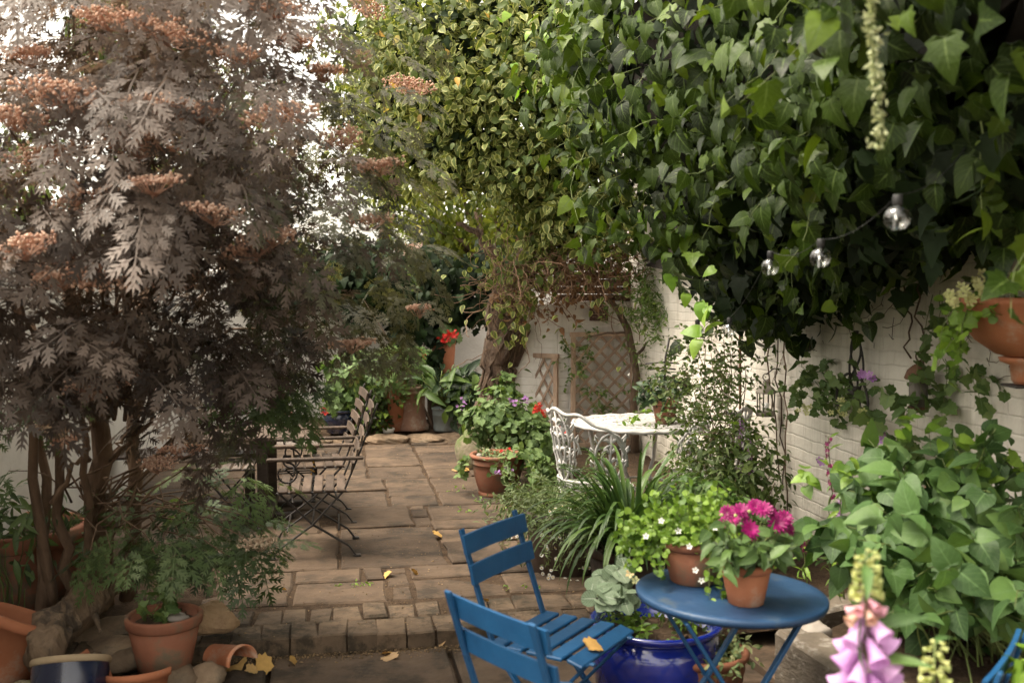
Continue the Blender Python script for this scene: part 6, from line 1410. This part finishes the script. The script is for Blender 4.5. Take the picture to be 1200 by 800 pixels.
for px, py, w_ in UM:
    Y = 3.25 + .28*rng.random() if px < 290 else 3.75 if px < 360 else 4.6
    if px > 470: Y = 5.0
    if py > 430: Y = 4.1 if px < 260 else 4.5
    uu = (pos[:, 0] / pos[:, 1]) * F + 600; vv = 400 - F * np.tan(np.arctan2(pos[:, 2] - H, pos[:, 1]) + PITCH)
    near_ = pos[(np.abs(uu - px) < w_ * .5) & (np.abs(vv - py) < 22), 1]
    if len(near_) > 2: Y = float(np.percentile(near_, 7)) - .02
    c = P(px, py, Y); r_ = w_ / F * Y * .5; n = int(50 + 3900 * r_**1.25); a = rng.random(n)*2*PI; q = np.sqrt(rng.random(n))
    tl = rng.normal(size=2)*.17; cl = rng.integers(0, 14, n); cx = rng.normal(size=(14, 3))*W3([.06, .06, .025])*r_*3
    p = np.stack([np.cos(a)*q*r_, np.sin(a)*q*r_, (-.08*q*q)*r_ + rng.normal(size=n)*.005], 1); p[:, 2] += p[:, 0]*tl[0] + p[:, 1]*tl[1]; p += cx[cl]
    f = MB(); f.cloud(DOT, c + p, rdir(n), rdir(n), .008 + rng.random(n)*.008)
    for k in range(26):
        i = rng.integers(0, n); f.tube([c + W3([0, 0, -.05]) + rng.normal(size=3)*.004, c + p[i]*.6 + W3([0, 0, -.03]), c + p[i]], .0012, 3, .2)
    f.build('flower_head', M['umbel_cream'] if (px, py) in ((60, 500), (305, 632), (460, 440)) else M['umbel'], el, True)
# green weeds under the elder, pot seedling
bush('undergrowth_plant', 'low green plant in shade behind the broken pot', 'plant', P(10, 650, 4.9) * W3([1, 1, 0]) + W3([0, 0, UP]), [(P(15, 610, 4.8), (.2, .2, .22)), (P(60, 640, 5.1), (.2, .2, .15))], LANCE, .10, 260, M['elder_green'], M['green_stem'], per=5, nst=16, r0=.004)
q = W3(POTL.location) + W3([0, 0, .215]); root, _, _ = bush('seedling', 'small green seedling in the plain pot among the shards', 'seedling', q, [(q + W3([-.03, 0, .07]), (.07, .06, .05)), (q + W3([.02, -.04, .03]), (.03, .03, .03))], LOBED, .055, 34, M['geran'], M['green_stem'], per=2, nst=8, r0=.003)
for k, (dx, dy) in enumerate(((.03, .03), (.07, -.03))):
    mb = MB(); mb.rock((0, 0, 0), (.055, .028, .022), 140 + k, 10, .3); o = mb.build('pebble', M['pebble']); o.location = q + W3([dx, dy, .015]); tag(o, ('grey flat pebble at the back of the plain pot soil', 'long green grey pebble at the front of the plain pot soil')[k], 'pebble')
# sprigs in the paving joints
root = MB()
for px, py in ((607, 690), (545, 600), (560, 588), (640, 650), (600, 600), (420, 690), (540, 575)):
    for k in range(4): leafy(root, None, path(G(px, py, UP - .01) + rng.normal(size=3)*W3([.04, .04, 0]), (rng.normal()*.6, rng.normal()*.6, .7), .05, 4, .2), 5, OVAL, .022)
tag(root.build('joint_weeds', M['fresh']), 'tiny green weeds sprouting in the paving joints', 'weeds', kind='stuff')
# ------------------------------------------------------------------ camera, light, world
cam = bpy.data.cameras.new('camera'); co_ = bpy.data.objects.new('camera', cam); COL.objects.link(co_)
co_.location = (0, 0, H); co_.rotation_euler = (PI/2 - PITCH, 0, 0); cam.lens = 35; cam.sensor_width = 36
cam.clip_start = .05; cam.clip_end = 500
cam.dof.use_dof = True; cam.dof.focus_distance = 7.0; cam.dof.aperture_fstop = 3.2; cam.dof.aperture_blades = 0
scn.camera = co_
EL, AZ = R(60), R(-96)                                       # sun high, over the left-hand wall
sd = Vector((math.sin(AZ) * math.cos(EL), math.cos(AZ) * math.cos(EL), math.sin(EL)))
sun = bpy.data.lights.new('sun', 'SUN'); sun.energy = 1.25; sun.angle = R(28); sun.color = (1, .90, .76)
so = bpy.data.objects.new('sun', sun); COL.objects.link(so); so.rotation_euler = sd.to_track_quat('Z', 'Y').to_euler(); so.location = (-5, 3, 12)
w = bpy.data.worlds.new('World'); scn.world = w; w.use_nodes = True; nt = w.node_tree; nt.nodes.clear()
sk = nt.nodes.new('ShaderNodeTexSky'); sk.sky_type = 'NISHITA'; sk.sun_disc = False; sk.sun_elevation = EL; sk.sun_rotation = AZ
sk.air_density = 1.2; sk.dust_density = 3.5; sk.ozone_density = 1
hs = nt.nodes.new('ShaderNodeHueSaturation'); hs.inputs['Saturation'].default_value = .22       # overcast: nearly colourless
mxw = nt.nodes.new('ShaderNodeMix'); mxw.data_type = 'RGBA'; mxw.blend_type = 'MULTIPLY'; mxw.inputs[0].default_value = 1; mxw.inputs[7].default_value = (1.0, .915, .78, 1)
bg = nt.nodes.new('ShaderNodeBackground'); bg.inputs[1].default_value = .15; ow = nt.nodes.new('ShaderNodeOutputWorld')
nt.links.new(sk.outputs[0], hs.inputs['Color']); nt.links.new(hs.outputs[0], mxw.inputs[6]); nt.links.new(mxw.outputs[2], bg.inputs[0]); nt.links.new(bg.outputs[0], ow.inputs[0])
vs = scn.view_settings; vs.view_transform = 'Standard'; vs.look = 'None'; vs.exposure = 2.1; vs.gamma = 1; vs.use_curve_mapping = False
cy = scn.cycles; cy.use_denoising = True; cy.max_bounces = 7; cy.diffuse_bounces = 4; cy.glossy_bounces = 3; cy.transmission_bounces = 6; cy.transparent_max_bounces = 4
cy.use_adaptive_sampling = True; cy.adaptive_threshold = .02; cy.caustics_reflective = False; cy.caustics_refractive = False
cy.sample_clamp_indirect = 6
try: cy.denoiser = 'OPENIMAGEDENOISE'; cy.denoising_input_passes = 'RGB_ALBEDO_NORMAL'
except Exception: pass
